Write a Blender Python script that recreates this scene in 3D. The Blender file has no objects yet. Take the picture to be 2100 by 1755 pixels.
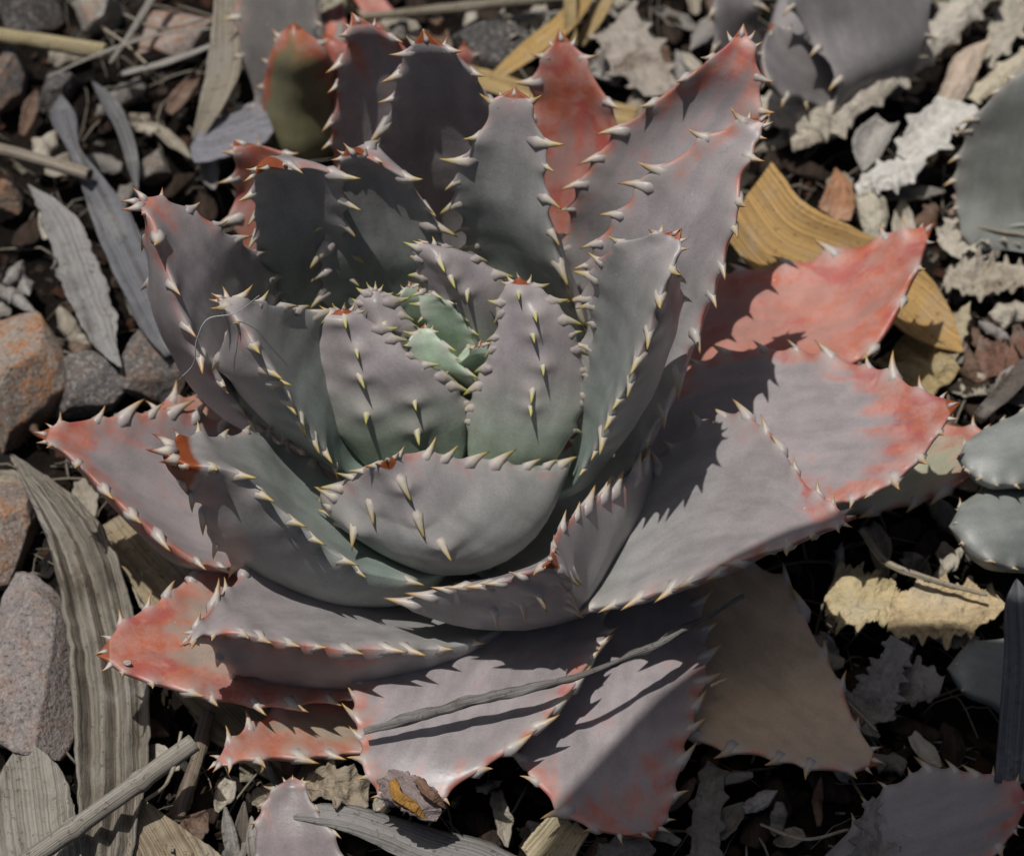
import bpy, math, random
import numpy as np
from mathutils import Vector, Matrix, noise

scn = bpy.context.scene
C = scn.collection
random.seed(7)
CM = 0.01                      # everything below is authored in centimetres

# ------------------------------------------------------------------ camera
ELEV = math.radians(50.0)
DIST = 45.0                    # cm from the camera to the middle of the rosette
FRAME = 18.0                   # cm of the scene across the frame at that distance
TGT = np.array([0.0, 0.0, 5.0])
BACK = np.array([0.0, -math.cos(ELEV), math.sin(ELEV)])
EYE = TGT + BACK * DIST
RIGHT = np.array([1.0, 0.0, 0.0])
UP = np.cross(BACK, RIGHT)
cam_d = bpy.data.cameras.new('camera')
cam = bpy.data.objects.new('camera', cam_d)
C.objects.link(cam)
cam.location = Vector(EYE * CM)
cam.rotation_euler = (math.pi / 2 - ELEV, 0, 0)
cam_d.sensor_width = 36.0
cam_d.lens = 36.0 * DIST / FRAME
cam_d.clip_start = 0.02
cam_d.clip_end = 60.0
cam_d.dof.use_dof = True
cam_d.dof.focus_distance = (DIST - 1.5) * CM
cam_d.dof.aperture_fstop = 25.0
scn.camera = cam

# ------------------------------------------------------------------ light
SUN = np.array([-0.19, -0.02, 0.97]); SUN = SUN / np.linalg.norm(SUN)
world = bpy.data.worlds.new('World')
scn.world = world
world.use_nodes = True
wn = world.node_tree.nodes
sky = wn.new('ShaderNodeTexSky')
sky.sky_type = 'NISHITA'
sky.sun_disc = False
sky.dust_density = 4.0
sky.ozone_density = 0.5
sky.sun_elevation = math.asin(SUN[2])
sky.sun_rotation = math.atan2(SUN[0], SUN[1])
bg = wn['Background']
bg.inputs['Strength'].default_value = 0.05
world.node_tree.links.new(sky.outputs['Color'], bg.inputs['Color'])
sun_d = bpy.data.lights.new('sun', 'SUN')
sun_d.energy = 3.6
sun_d.angle = math.radians(0.5)
sun_d.color = (1.0, 0.965, 0.92)
sun = bpy.data.objects.new('sun', sun_d)
C.objects.link(sun)
sun.rotation_euler = Vector(-SUN).to_track_quat('-Z', 'Y').to_euler()
sun.location = Vector(SUN * 2.0)
scn.view_settings.view_transform = 'Standard'
scn.view_settings.look = 'None'
scn.view_settings.gamma = 1.0
scn.view_settings.use_curve_mapping = False
scn.view_settings.exposure = -0.18
scn.cycles.max_bounces = 5
scn.cycles.diffuse_bounces = 3
scn.cycles.glossy_bounces = 2

# ------------------------------------------------------------------ helpers
def at(px, py, z):
    """photograph position (2100 x 1755 grid) at height z (cm) -> world point in cm"""
    k = FRAME / 2100.0 / DIST
    d = -BACK + RIGHT * ((px - 1050.0) * k) + UP * ((877.5 - py) * k)
    s = (z - EYE[2]) / d[2]
    return EYE + d * s

def vnoise(p, scale, off=0.0):
    return noise.noise(Vector((p[0] * scale + off, p[1] * scale + off * 1.7, p[2] * scale - off)))

def fbm(p, scale, off=0.0, octv=3):
    v = 0.0; a = 1.0
    for i in range(octv):
        v += a * vnoise(p, scale * (2 ** i), off + i * 13.1); a *= 0.5
    return v

def hermite(pts, ts, q):
    """smooth interpolation of rows of pts (n,k) given at ts, evaluated at q"""
    pts = np.asarray(pts, float); ts = np.asarray(ts, float)
    n = len(ts)
    m = np.zeros_like(pts)
    for i in range(n):
        if i == 0: m[i] = (pts[1] - pts[0]) / (ts[1] - ts[0])
        elif i == n - 1: m[i] = (pts[-1] - pts[-2]) / (ts[-1] - ts[-2])
        else:
            h0 = ts[i] - ts[i-1]; h1 = ts[i+1] - ts[i]
            m[i] = ((pts[i] - pts[i-1]) / h0 * h1 + (pts[i+1] - pts[i]) / h1 * h0) / (h0 + h1)
    idx = np.clip(np.searchsorted(ts, q, side='right') - 1, 0, n - 2)
    h = (ts[idx + 1] - ts[idx])[:, None]
    s = ((q - ts[idx])[:, None]) / h
    p0, p1, m0, m1 = pts[idx], pts[idx + 1], m[idx], m[idx + 1]
    return ((2*s**3 - 3*s**2 + 1) * p0 + (s**3 - 2*s**2 + s) * h * m0 +
            (-2*s**3 + 3*s**2) * p1 + (s**3 - s**2) * h * m1)

def tag(o, label, cat, group=None, kind=None):
    if label: o['label'] = label
    if cat: o['category'] = cat
    if group: o['group'] = group
    if kind: o['kind'] = kind
    return o

def link_mesh(name, verts_cm, faces, mat, parent=None, origin=None, smooth=True, attrs=None):
    """verts in world cm; the object's own origin is put at origin (world cm)"""
    V = np.asarray(verts_cm, float)
    if origin is None: origin = V.mean(axis=0) * np.array([1, 1, 0]) + np.array([0, 0, V[:, 2].min()])
    origin = np.asarray(origin, float)
    me = bpy.data.meshes.new(name)
    me.from_pydata([tuple(v) for v in (V - origin) * CM], [], faces)
    if attrs:
        for an, av in attrs.items():
            at_ = me.attributes.new(an, 'FLOAT_COLOR', 'POINT')
            av = np.asarray(av, float)
            if av.shape[1] == 3: av = np.hstack([av, np.ones((len(av), 1))])
            at_.data.foreach_set('color', av.ravel())
    if smooth: me.polygons.foreach_set('use_smooth', [True] * len(me.polygons))
    me.update()
    o = bpy.data.objects.new(name, me)
    C.objects.link(o)
    me.materials.append(mat)
    if parent is not None:
        o.parent = parent
        o.location = Vector(origin * CM - np.array(parent['_o']))
        o['_o'] = list(origin * CM)
    else:
        o.location = Vector(origin * CM)
        o['_o'] = list(origin * CM)
    return o

def empty(name, loc_cm):
    o = bpy.data.objects.new(name, None)
    C.objects.link(o)
    o.empty_display_size = 0.02
    o.location = Vector(np.asarray(loc_cm, float) * CM)
    o['_o'] = list(np.asarray(loc_cm, float) * CM)
    return o

# ------------------------------------------------------------------ materials
class NT:
    def __init__(self, name):
        self.m = bpy.data.materials.new(name)
        self.m.use_nodes = True
        self.t = self.m.node_tree
        self.b = self.t.nodes['Principled BSDF']
    def n(self, typ, **kw):
        nd = self.t.nodes.new(typ)
        for k, v in kw.items():
            if k in nd.inputs: nd.inputs[k].default_value = v
            else: setattr(nd, k, v)
        return nd
    def l(self, a, b): self.t.links.new(a, b)
    def set(self, sock, v):
        if hasattr(v, 'is_linked'): self.l(v, sock)
        else: sock.default_value = v
    def math(self, op, a, b=0.0, c=0.0, clamp=False):
        nd = self.n('ShaderNodeMath', operation=op); nd.use_clamp = clamp
        for i, v in enumerate((a, b, c)): self.set(nd.inputs[i], v)
        return nd.outputs[0]
    def mix(self, fac, a, b, blend='MIX'):
        nd = self.n('ShaderNodeMix', data_type='RGBA', blend_type=blend)
        nd.clamp_factor = True
        for s, v in ((nd.inputs['Factor'], fac), (nd.inputs[6], a), (nd.inputs[7], b)):
            if isinstance(v, tuple) and len(v) == 3: v = v + (1,)
            self.set(s, v)
        return nd.outputs[2]
    def noise(self, vec, scale, detail=3.0, rough=0.55, dist=0.0):
        nd = self.n('ShaderNodeTexNoise', Scale=scale, Detail=detail, Roughness=rough, Distortion=dist)
        self.l(vec, nd.inputs['Vector'])
        return nd.outputs['Fac']
    def ramp(self, fac, a, b, lo=0.0, hi=1.0):
        nd = self.n('ShaderNodeMapRange', interpolation_type='SMOOTHSTEP')
        for i, v in enumerate((fac, a, b, lo, hi)): self.set(nd.inputs[i], v)
        return nd.outputs[0]
    def vec(self, per_object=True, scale=(1, 1, 1)):
        tc = self.n('ShaderNodeTexCoord')
        out = tc.outputs['Object']
        mp = self.n('ShaderNodeMapping')
        mp.inputs['Scale'].default_value = scale
        self.l(out, mp.inputs['Vector'])
        if per_object:
            oi = self.n('ShaderNodeObjectInfo')
            r = self.math('MULTIPLY', oi.outputs['Random'], 37.0)
            cb = self.n('ShaderNodeCombineXYZ')
            for i in range(3): self.l(r, cb.inputs[i])
            self.l(cb.outputs[0], mp.inputs['Location'])
        return mp.outputs['Vector']
    def attr(self, name):
        nd = self.n('ShaderNodeAttribute'); nd.attribute_name = name
        return nd
    def bump(self, h, strength, dist):
        nd = self.n('ShaderNodeBump', Strength=strength, Distance=dist)
        self.l(h, nd.inputs['Height'])
        return nd.outputs['Normal']

def leaf_material():
    k = NT('glaucous_leaf')
    v = k.vec()
    tint = k.attr('tint').outputs['Color']
    ms = k.n('ShaderNodeSeparateColor'); k.l(k.attr('mask').outputs['Color'], ms.inputs[0])
    red, halo, brown = ms.outputs[0], ms.outputs[1], ms.outputs[2]
    fl = k.attr('flow').outputs['Vector']
    mp = k.n('ShaderNodeMapping'); mp.inputs['Scale'].default_value = (3.2, 0.75, 1); k.l(fl, mp.inputs['Vector'])
    oi = k.n('ShaderNodeObjectInfo')
    cb = k.n('ShaderNodeCombineXYZ')
    for i in range(3): k.l(k.math('MULTIPLY', oi.outputs['Random'], 91.0), cb.inputs[i])
    k.l(cb.outputs[0], mp.inputs['Location'])
    streak = k.noise(mp.outputs['Vector'], 1.0, 3.0, 0.5)
    blot = k.noise(v, 70.0, 4.0, 0.6, 0.4)
    blot2 = k.noise(v, 230.0, 4.0, 0.65)
    gran = k.noise(v, 2600.0, 2.0, 0.6)
    # red flush, broken into blotches and short streaks
    rr = k.math('ADD', red, k.math('MULTIPLY', k.math('SUBTRACT', blot, 0.5), 0.55))
    rr = k.math('ADD', rr, k.math('MULTIPLY', k.math('SUBTRACT', streak, 0.5), 0.95))
    rr = k.math('ADD', rr, k.math('MULTIPLY', k.math('SUBTRACT', gran, 0.5), 0.55))
    rm = k.ramp(rr, 0.30, 0.70)
    rm = k.math('MULTIPLY', rm, k.ramp(red, 0.02, 0.2))
    rcol = k.mix(k.ramp(blot2, 0.40, 0.62), (0.46, 0.110, 0.048), (0.43, 0.180, 0.140))
    rcol = k.mix(k.ramp(k.noise(v, 130.0, 3.0, 0.6, 0.6), 0.50, 0.64), rcol, (0.38, 0.062, 0.048))
    col = k.mix(k.math('MULTIPLY', rm, 0.85), tint, rcol)
    # sparse reddish flecks everywhere on the face
    fleck = k.ramp(k.math('ADD', k.math('MULTIPLY', streak, 0.5), k.math('MULTIPLY', blot2, 0.6)), 0.70, 0.78)
    col = k.mix(k.math('MULTIPLY', fleck, 0.30), col, (0.26, 0.12, 0.105))
    # dark rubbed patches in the wax bloom
    rub = k.ramp(k.math('ADD', k.math('MULTIPLY', streak, 0.55), k.math('MULTIPLY', blot, 0.5)), 0.36, 0.68, 0.78, 1.08)
    col = k.mix(1.0, col, k.mix(rub, (0, 0, 0), (1, 1, 1)), 'MULTIPLY') if False else col
    hs = k.n('ShaderNodeHueSaturation'); k.l(col, hs.inputs['Color'])
    val = k.math('MULTIPLY', rub, k.ramp(gran, 0.25, 0.75, 0.91, 1.08))
    val = k.math('MULTIPLY', val, k.ramp(blot2, 0.2, 0.8, 0.92, 1.07))
    k.l(val, hs.inputs['Value'])
    col = hs.outputs[0]
    # pale pads that carry the spines, brown horny tip
    col = k.mix(k.math('MULTIPLY', halo, 0.6), col, (0.47, 0.43, 0.40))
    bn = k.mix(blot2, (0.13, 0.020, 0.009), (0.34, 0.095, 0.022))
    col = k.mix(k.ramp(k.math('ADD', brown, k.math('MULTIPLY', k.math('SUBTRACT', blot2, 0.5), 0.6)), 0.35, 0.7), col, bn)
    # specks of dust and grit
    vo = k.n('ShaderNodeTexVoronoi', Scale=300.0); k.l(v, vo.inputs['Vector'])
    dust = k.math('MULTIPLY', k.ramp(vo.outputs['Distance'], 0.05, 0.09, 1.0, 0.0), k.ramp(blot, 0.5, 0.65))
    col = k.mix(k.math('MULTIPLY', dust, 0.55), col, (0.55, 0.52, 0.48))
    k.l(col, k.b.inputs['Base Color'])
    k.l(k.ramp(k.math('ADD', k.math('MULTIPLY', blot2, 0.5), k.math('MULTIPLY', rub, 0.5)), 0.4, 0.9, 0.30, 0.52), k.b.inputs['Roughness'])
    k.b.inputs['Specular IOR Level'].default_value = 0.5
    hb = k.noise(v, 420.0, 4.0, 0.7)
    k.l(k.bump(hb, 0.16, 0.0005), k.b.inputs['Normal'])
    return k.m

def spine_material():
    k = NT('leaf_spine')
    tc = k.n('ShaderNodeTexCoord')
    sp = k.n('ShaderNodeSeparateXYZ'); k.l(tc.outputs['Generated'], sp.inputs[0])
    z = sp.outputs['Z']
    oi = k.n('ShaderNodeObjectInfo')
    nz = k.noise(k.vec(), 900.0, 3.0)
    zz = k.math('ADD', z, k.math('MULTIPLY', k.math('SUBTRACT', nz, 0.5), 0.25))
    base = k.mix(k.ramp(zz, 0.12, 0.38), (0.315, 0.275, 0.275), (0.52, 0.47, 0.39))
    c = k.mix(k.ramp(zz, 0.46, 0.86), base, oi.outputs['Color'])
    dk = k.mix(0.62, oi.outputs['Color'], (0.05, 0.02, 0.01))
    c = k.mix(k.math('MULTIPLY', k.ramp(zz, 0.86, 1.0), oi.outputs['Alpha']), c, dk)
    k.l(c, k.b.inputs['Base Color'])
    k.b.inputs['Roughness'].default_value = 0.45
    k.b.inputs['Specular IOR Level'].default_value = 0.4
    k.l(k.bump(nz, 0.25, 0.0002), k.b.inputs['Normal'])
    return k.m

def spine_joined_material():
    k = NT('leaf_spine_joined')
    c = k.attr('tint').outputs['Color']
    k.l(c, k.b.inputs['Base Color'])
    k.b.inputs['Roughness'].default_value = 0.45
    return k.m

def dry_material(name, fibre=1.0):
    """dead plant blades: obj.color is the colour of the dry tissue, alpha how far it is stained"""
    k = NT(name)
    v = k.vec()
    oi = k.n('ShaderNodeObjectInfo')
    fl = k.attr('flow').outputs['Vector']
    mp = k.n('ShaderNodeMapping'); mp.inputs['Scale'].default_value = (26.0 * fibre, 0.14 if fibre > 0.5 else 0.5, 1); k.l(fl, mp.inputs['Vector'])
    cb = k.n('ShaderNodeCombineXYZ')
    for i in range(3): k.l(k.math('MULTIPLY', oi.outputs['Random'], 53.0), cb.inputs[i])
    k.l(cb.outputs[0], mp.inputs['Location'])
    fib = k.noise(mp.outputs['Vector'], 1.0, 4.0, 0.65)
    st = k.noise(v, 90.0, 6.0, 0.68, 0.5)
    sp = k.noise(v, 900.0, 4.0, 0.7)
    base = oi.outputs['Color']
    c = k.mix(k.ramp(fib, 0.32, 0.60, 0.85 if fibre > 0.5 else 0.35, 0.0), base, k.mix(0.72, base, (0.035, 0.026, 0.018)))
    c = k.mix(k.math('MULTIPLY', k.ramp(st, 0.50, 0.72), oi.outputs['Alpha']), c, (0.075, 0.042, 0.020))
    c = k.mix(k.math('MULTIPLY', k.ramp(st, 0.50, 0.30), 0.35), c, (0.34, 0.325, 0.30) if fibre > 0.5 else (0.52, 0.50, 0.46))
    c = k.mix(k.math('MULTIPLY', k.ramp(sp, 0.56, 0.68), 0.6 if fibre > 0.5 else 0.3), c, (0.045, 0.035, 0.026))
    k.l(c, k.b.inputs['Base Color'])
    k.b.inputs['Roughness'].default_value = 0.75
    k.b.inputs['Specular IOR Level'].default_value = 0.2
    h = k.math('ADD', k.math('MULTIPLY', fib, 1.0), k.math('MULTIPLY', sp, 0.5))
    if fibre < 0.5:
        wr = k.noise(v, 260.0, 5.0, 0.7, 1.2)
        h = k.math('ADD', k.math('MULTIPLY', wr, 3.2), h)
        k.l(k.bump(h, 0.7, 0.0008), k.b.inputs['Normal'])
    else: k.l(k.bump(h, 0.7, 0.0007), k.b.inputs['Normal'])
    return k.m

def bark_material():
    k = NT('bark')
    v = k.vec(True, (1, 0.25, 1))
    oi = k.n('ShaderNodeObjectInfo')
    a = k.noise(v, 500.0, 5.0, 0.7)
    c = k.mix(k.ramp(a, 0.35, 0.65), k.mix(0.7, oi.outputs['Color'], (0.01, 0.008, 0.006)), oi.outputs['Color'])
    k.l(c, k.b.inputs['Base Color'])
    k.b.inputs['Roughness'].default_value = 0.9
    k.b.inputs['Specular IOR Level'].default_value = 0.15
    k.l(k.bump(a, 1.0, 0.0015), k.b.inputs['Normal'])
    return k.m

def stone_material():
    k = NT('stone')
    v = k.vec()
    oi = k.n('ShaderNodeObjectInfo')
    a = k.noise(v, 55.0, 6.0, 0.7, 0.3)
    b = k.noise(v, 260.0, 6.0, 0.75)
    d = k.noise(v, 1200.0, 3.0, 0.7)
    base = oi.outputs['Color']
    c = k.mix(k.ramp(a, 0.35, 0.65, 0.6, 0.0), base, k.mix(0.6, base, (0.03, 0.025, 0.022)))
    c = k.mix(k.math('MULTIPLY', k.ramp(b, 0.46, 0.60), oi.outputs['Alpha']), c, (0.36, 0.17, 0.075))
    c = k.mix(k.math('MULTIPLY', k.ramp(d, 0.52, 0.66), 0.55), c, (0.42, 0.40, 0.37))
    c = k.mix(k.ramp(d, 0.46, 0.32, 0.0, 0.7), c, (0.03, 0.026, 0.024))
    k.l(c, k.b.inputs['Base Color'])
    k.b.inputs['Roughness'].default_value = 0.85
    k.b.inputs['Specular IOR Level'].default_value = 0.2
    k.l(k.bump(k.math('ADD', b, k.math('MULTIPLY', d, 0.5)), 0.8, 0.0012), k.b.inputs['Normal'])
    return k.m

def soil_material():
    k = NT('dark_soil')
    v = k.vec(False)
    a = k.noise(v, 60.0, 6.0, 0.7)
    b = k.noise(v, 700.0, 5.0, 0.75)
    c = k.mix(k.ramp(a, 0.35, 0.7), (0.010, 0.0085, 0.007), (0.032, 0.024, 0.018))
    c = k.mix(k.ramp(b, 0.55, 0.75), c, (0.075, 0.055, 0.042))
    k.l(c, k.b.inputs['Base Color'])
    k.b.inputs['Roughness'].default_value = 0.95
    k.b.inputs['Specular IOR Level'].default_value = 0.1
    k.l(k.bump(k.math('ADD', a, b), 1.0, 0.003), k.b.inputs['Normal'])
    return k.m

def chip_material():
    k = NT('mulch_chip')
    v = k.vec(False)
    b = k.noise(v, 500.0, 5.0, 0.7)
    t = k.attr('tint').outputs['Color']
    c = k.mix(k.ramp(b, 0.35, 0.65, 0.7, 0.0), t, (0.015, 0.011, 0.008))
    k.l(c, k.b.inputs['Base Color'])
    k.b.inputs['Roughness'].default_value = 0.9
    k.b.inputs['Specular IOR Level'].default_value = 0.15
    k.l(k.bump(b, 0.8, 0.0015), k.b.inputs['Normal'])
    return k.m

M_LEAF = leaf_material(); M_SPINE = spine_material(); M_SPJ = spine_joined_material()
M_DRY = dry_material('dry_blade', 1.0); M_CRUMP = dry_material('dry_crumpled_leaf', 0.35)
M_STONE = stone_material(); M_BARK = bark_material(); M_SOIL = soil_material(); M_CHIP = chip_material()

# ------------------------------------------------------------------ spine (one shared mesh)
def spine_geometry(sides=6, bend=0.24):
    prof = [(-0.42, 0.14), (-0.06, 0.31), (0.16, 0.225), (0.44, 0.136), (0.75, 0.064)]
    V, F = [], []
    for z, r in prof:
        cx = bend * max(z, 0) ** 2
        for i in range(sides):
            a = 2 * math.pi * i / sides
            V.append((cx + r * math.cos(a), r * math.sin(a), z))
    V.append((bend, 0, 1.0))
    for j in range(len(prof) - 1):
        for i in range(sides):
            F.append((j*sides+i, j*sides+(i+1) % sides, (j+1)*sides+(i+1) % sides, (j+1)*sides+i))
    top = (len(prof) - 1) * sides
    for i in range(sides): F.append((top+i, top+(i+1) % sides, len(V)-1))
    F.append(tuple(reversed(range(sides))))
    return V, F
SV, SF = spine_geometry()
spine_me = bpy.data.meshes.new('spine')
spine_me.from_pydata(SV, [], SF)
spine_me.polygons.foreach_set('use_smooth', [True] * len(spine_me.polygons))
spine_me.materials.append(M_SPINE)

def frame(direction, lean):
    z = Vector(direction).normalized()
    x = Vector(lean); x = x - z * x.dot(z)
    if x.length < 1e-4: x = z.orthogonal()
    x.normalize(); y = z.cross(x)
    m = Matrix((x, y, z)).transposed()
    return m

# ------------------------------------------------------------------ fleshy leaf
GREY = np.array([0.312, 0.280, 0.286]); TEAL = np.array([0.215, 0.300, 0.255]); GREEN = np.array([0.27, 0.43, 0.22])
YEL = (0.42, 0.40, 0.10); ORA = (0.40, 0.17, 0.03); TAN = (0.42, 0.28, 0.12); RED = (0.30, 0.06, 0.02)

def resolve(stations):
    A, B = [], []
    for s in stations:
        if len(s) == 3: a = b = at(s[0], s[1], s[2])
        elif len(s) == 5: a = at(s[0], s[1], s[4]); b = at(s[2], s[3], s[4])
        else: a = at(s[0], s[1], s[4]); b = at(s[2], s[3], s[5])
        A.append(a); B.append(b)
    return np.array(A), np.array(B)

class Plant:
    def __init__(self, label, axis, group=None, top=4.0, quota=300):
        self.axis = np.array(axis, float)
        self.root = empty('aloe_plant', (axis[0], axis[1], 0.0))
        tag(self.root, label, 'succulent', group)
        self.quota = quota
        self.rest = ([], [], [])      # joined spines: verts, faces, colours
        self.n = 0
        # the short stem hidden under the leaf bases
        V, F = [], []
        k_r = 1.0 if top > 3 else 0.35
        for j, (z, r) in enumerate([(-0.6, 1.0 * k_r), (0.6 * k_r, 1.1 * k_r), (top * 0.6, 0.9 * k_r), (top, 0.5 * k_r), (top + 0.15, 0.02)]):
            for i in range(10):
                a = 2 * math.pi * i / 10
                V.append((axis[0] + r * math.cos(a), axis[1] + r * math.sin(a), z))
        for j in range(4):
            for i in range(10): F.append((j*10+i, j*10+(i+1) % 10, (j+1)*10+(i+1) % 10, (j+1)*10+i))
        st = link_mesh('stem', V, F, M_DRY, self.root, attrs={'flow': np.zeros((len(V), 3))})
        st.color = (0.10, 0.10, 0.06, 0.4)

    def leaf(self, stations, sag=0.18, thick=0.42, teal=0.0, teal_ext=0.45, red=0.0, edge=0.25, tipred=0.3,
             tip=0.0, brown=0.05, tint=None, ms=9, ks=3, sl=0.46, st=-0.2, sn=0.45, so=0.7, tipcol=TAN, keel=0.5,
             rows=112, cols=17, part=True, label=None, k0=0.55, t0=0.22, yellow=0.0, jit=0.06, dark=0.35, vee=0.0, roll=0.0, aimz=30.0, ex=(), tipsp=1.0, horn=None):
        self.n += 1
        ms = int(round(ms * 1.25))
        seed = self.n * 3.7 + self.axis[0]
        rnd = random.Random(int(seed * 100))
        if roll:
            st_ = []
            for i_, s_ in enumerate(stations):
                f_ = math.sin(math.pi * min(1.0, i_ / (len(stations) - 1) * 1.15))
                st_.append(s_ if len(s_) == 3 else (s_[0], s_[1], s_[2], s_[3], s_[4] + roll * f_ * 0.6, s_[4] - roll * f_ * 0.4))
            stations = st_
        A, B = resolve(stations)
        c0 = 0.5 * (A[0] + B[0])
        off = c0[:2] - self.axis[:2]
        dist = np.linalg.norm(off)
        if dist > 1.5:                 # carry the leaf base in to the stem
            inner = np.array([self.axis[0] + off[0] / dist * 0.7, self.axis[1] + off[1] / dist * 0.7, max(c0[2] - 0.5, 0.35)])
            hw = (B[0] - A[0]) * 0.5
            hw = hw / max(np.linalg.norm(hw), 1e-6) * min(np.linalg.norm(hw), 1.0)
            A = np.vstack([inner - hw, A]); B = np.vstack([inner + hw, B])
        Cn = 0.5 * (A + B)
        ts = np.concatenate([[0], np.cumsum(np.linalg.norm(np.diff(Cn, axis=0), axis=1) + 0.15)])
        L = ts[-1]; ts = ts / L
        q = np.linspace(0, 1, rows)
        q = q + 0.06 * np.sin(math.pi * q)            # a little denser at the tip
        q[-1] = 1.0
        AB = hermite(np.hstack([A, B]), ts, q)
        a, b = AB[:, :3], AB[:, 3:]
        cen = 0.5 * (a + b)
        half = 0.5 * (b - a)
        hw = np.linalg.norm(half, axis=1)
        T = np.gradient(cen, axis=0); T /= np.maximum(np.linalg.norm(T, axis=1)[:, None], 1e-9)
        Wd = half / np.maximum(hw[:, None], 1e-6)
        Wd[-1] = Wd[-2]
        hw = np.maximum(hw, 0.012)
        N = np.cross(Wd, T); N /= np.maximum(np.linalg.norm(N, axis=1)[:, None], 1e-9)
        aim = np.array([self.axis[0], self.axis[1], aimz])
        sg = np.sum(N[rows//3:] * (aim - cen)[rows//3:])
        if sg < 0: N = -N
        # cross-section
        s = np.linspace(-1, 1, cols)
        u = np.sin(s * math.pi / 2)
        rim = np.sqrt(np.maximum(1 - u ** 8, 0))
        ring_u = np.concatenate([u, u[::-1][1:-1]])
        side = np.concatenate([np.ones(cols), -np.ones(cols - 2)])
        m = len(ring_u)
        V = np.zeros((rows, m, 3))
        for i in range(rows):
            t = q[i]
            w = hw[i]
            er = min(0.07, 0.30 * w)
            kk = keel * min(1.0, max(0.0, (t - 0.25) / 0.5))
            sg_ = sag * w * ((1 - vee) * (1 - u * u) + vee * (1 - np.sqrt(u * u + 0.02)))
            up = -sg_ + er * rim
            lowprof = (1 - kk) * np.sqrt(np.maximum(1 - u * u, 0)) + kk * (1 - np.abs(u) ** 1.15)
            lo = -sg_ - er * rim - thick * min(w, 1.9) * lowprof * (0.75 + 0.25 * min(1, t * 3))
            h = np.concatenate([up, lo[::-1][1:-1]])
            V[i] = cen[i] + Wd[i] * (ring_u * w)[:, None] + N[i] * h[:, None]
        # gentle natural unevenness
        for i in range(rows):
            for j in range(m):
                p = V[i, j]
                V[i, j] = p + N[i] * (0.09 * vnoise(p, 0.55, seed) + 0.02 * vnoise(p, 2.2, seed + 5)) * min(1.0, hw[i] * 1.5) \
                            + Wd[i] * 0.05 * vnoise(p, 0.8, seed + 9) * min(1.0, hw[i] * 1.5)
        P = V.reshape(-1, 3)
        tt = np.repeat(q, m); uu = np.tile(ring_u, rows); sd = np.tile(side, rows)
        Nn = np.repeat(N, m, axis=0)
        # spines: position, direction, size
        sp = []
        for sgn, jcol in ((-1, 0), (1, cols - 1)):
            for n_ in range(ms):
                f = (n_ + 0.5 + rnd.uniform(-0.22, 0.22)) / ms
                t = t0 + (0.975 - t0) * f ** 0.92
                i = int(np.argmin(np.abs(q - t)))
                d = Wd[i] * sgn * so + N[i] * sn + T[i] * (st + 0.5 * max(0, t - 0.85) / 0.15 * 0.8) + np.array([rnd.gauss(0, 0.13) for _ in range(3)])
                size = sl * 0.86 * (0.58 + 0.5 * min(1, (t - t0 + 0.1) * 3)) * rnd.uniform(0.62, 1.22)
                if t > 0.9: size *= 0.75
                sp.append((V[i, jcol].copy(), d, size, T[i] * (0.7 if t > 0.8 else -0.7), t))
        klo = cols + (cols - 2) // 2
        for n_ in range(ks):
            f = (n_ + 0.5 + rnd.uniform(-0.2, 0.2)) / ks
            t = k0 + (0.965 - k0) * f
            i = int(np.argmin(np.abs(q - t)))
            d = -N[i] * 0.95 - T[i] * 0.22 + np.array([rnd.gauss(0, 0.1) for _ in range(3)])
            jj = klo + rnd.choice([0, 0, 0, 1, -1])
            sp.append((V[i, jj].copy(), d, sl * rnd.uniform(0.7, 1.0), -T[i] - N[i] * 0.2, t))
        for (t, ue) in ex:
            i = int(np.argmin(np.abs(q - t)))
            jj = cols + int(round((1 - (ue + 1) / 2) * (cols - 3)))
            d = -N[i] * (0.95 - 0.75 * abs(ue) ** 3) - T[i] * 0.1 + Wd[i] * ue * (0.4 + 0.6 * abs(ue) ** 3) + np.array([rnd.gauss(0, 0.1) for _ in range(3)])
            sp.append((V[i, jj].copy(), d, sl * rnd.uniform(0.75, 1.05), -T[i] - N[i] * 0.2, t))
        # the horny tip: two or three little points
        i = rows - 2
        for n_ in range(3 if ms else 0):
            d = T[i] * 0.8 + Wd[i] * (n_ - 1) * 0.7 + N[i] * rnd.uniform(-0.3, 0.5)
            sp.append((V[rows-4-(n_ != 1)*2, (0, cols//2, cols-1)[n_]].copy(), d, sl * tipsp * rnd.uniform(0.30, 0.46), T[i], 2.0))
        # soft pads under the spines
        halo = np.zeros(len(P)); disp = np.zeros_like(P); inn = np.zeros(len(P))
        for (p0, d, size, lean, t) in sp:
            if t > 1.5: continue
            d = d / np.linalg.norm(d)
            dd = np.linalg.norm(P - p0, axis=1)
            g = np.exp(-(dd / (0.50 * size)) ** 2)
            halo = np.maximum(halo, g)
            inn = np.maximum(inn, np.exp(-(dd / (0.95 * size)) ** 2))
            disp += (g * 0.36 * size)[:, None] * d
        P = P + disp
        # colour
        base = GREY if tint is None else np.array(tint, float)
        col = np.tile(base, (len(P), 1))
        g = np.clip(1 - tt / max(teal_ext, 0.01), 0, 1) ** 0.8 * teal
        g = np.where(sd > 0, g, g * 0.6)[:, None]
        col = col * (1 - g) + TEAL * g
        if yellow > 0:
            y = (np.clip(1 - tt / 0.6, 0, 1) * yellow)[:, None]
            col = col * (1 - y) + GREEN * y
        rv = np.array([red] * len(P))
        rv += tipred * np.clip((tt - 0.72) / 0.28, 0, 1) ** 1.4
        rv += 1.15 * edge * np.clip((np.abs(uu) - 0.80) / 0.20, 0, 1) ** 1.3 * np.clip((tt - 0.3) * 3, 0, 1)
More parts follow.
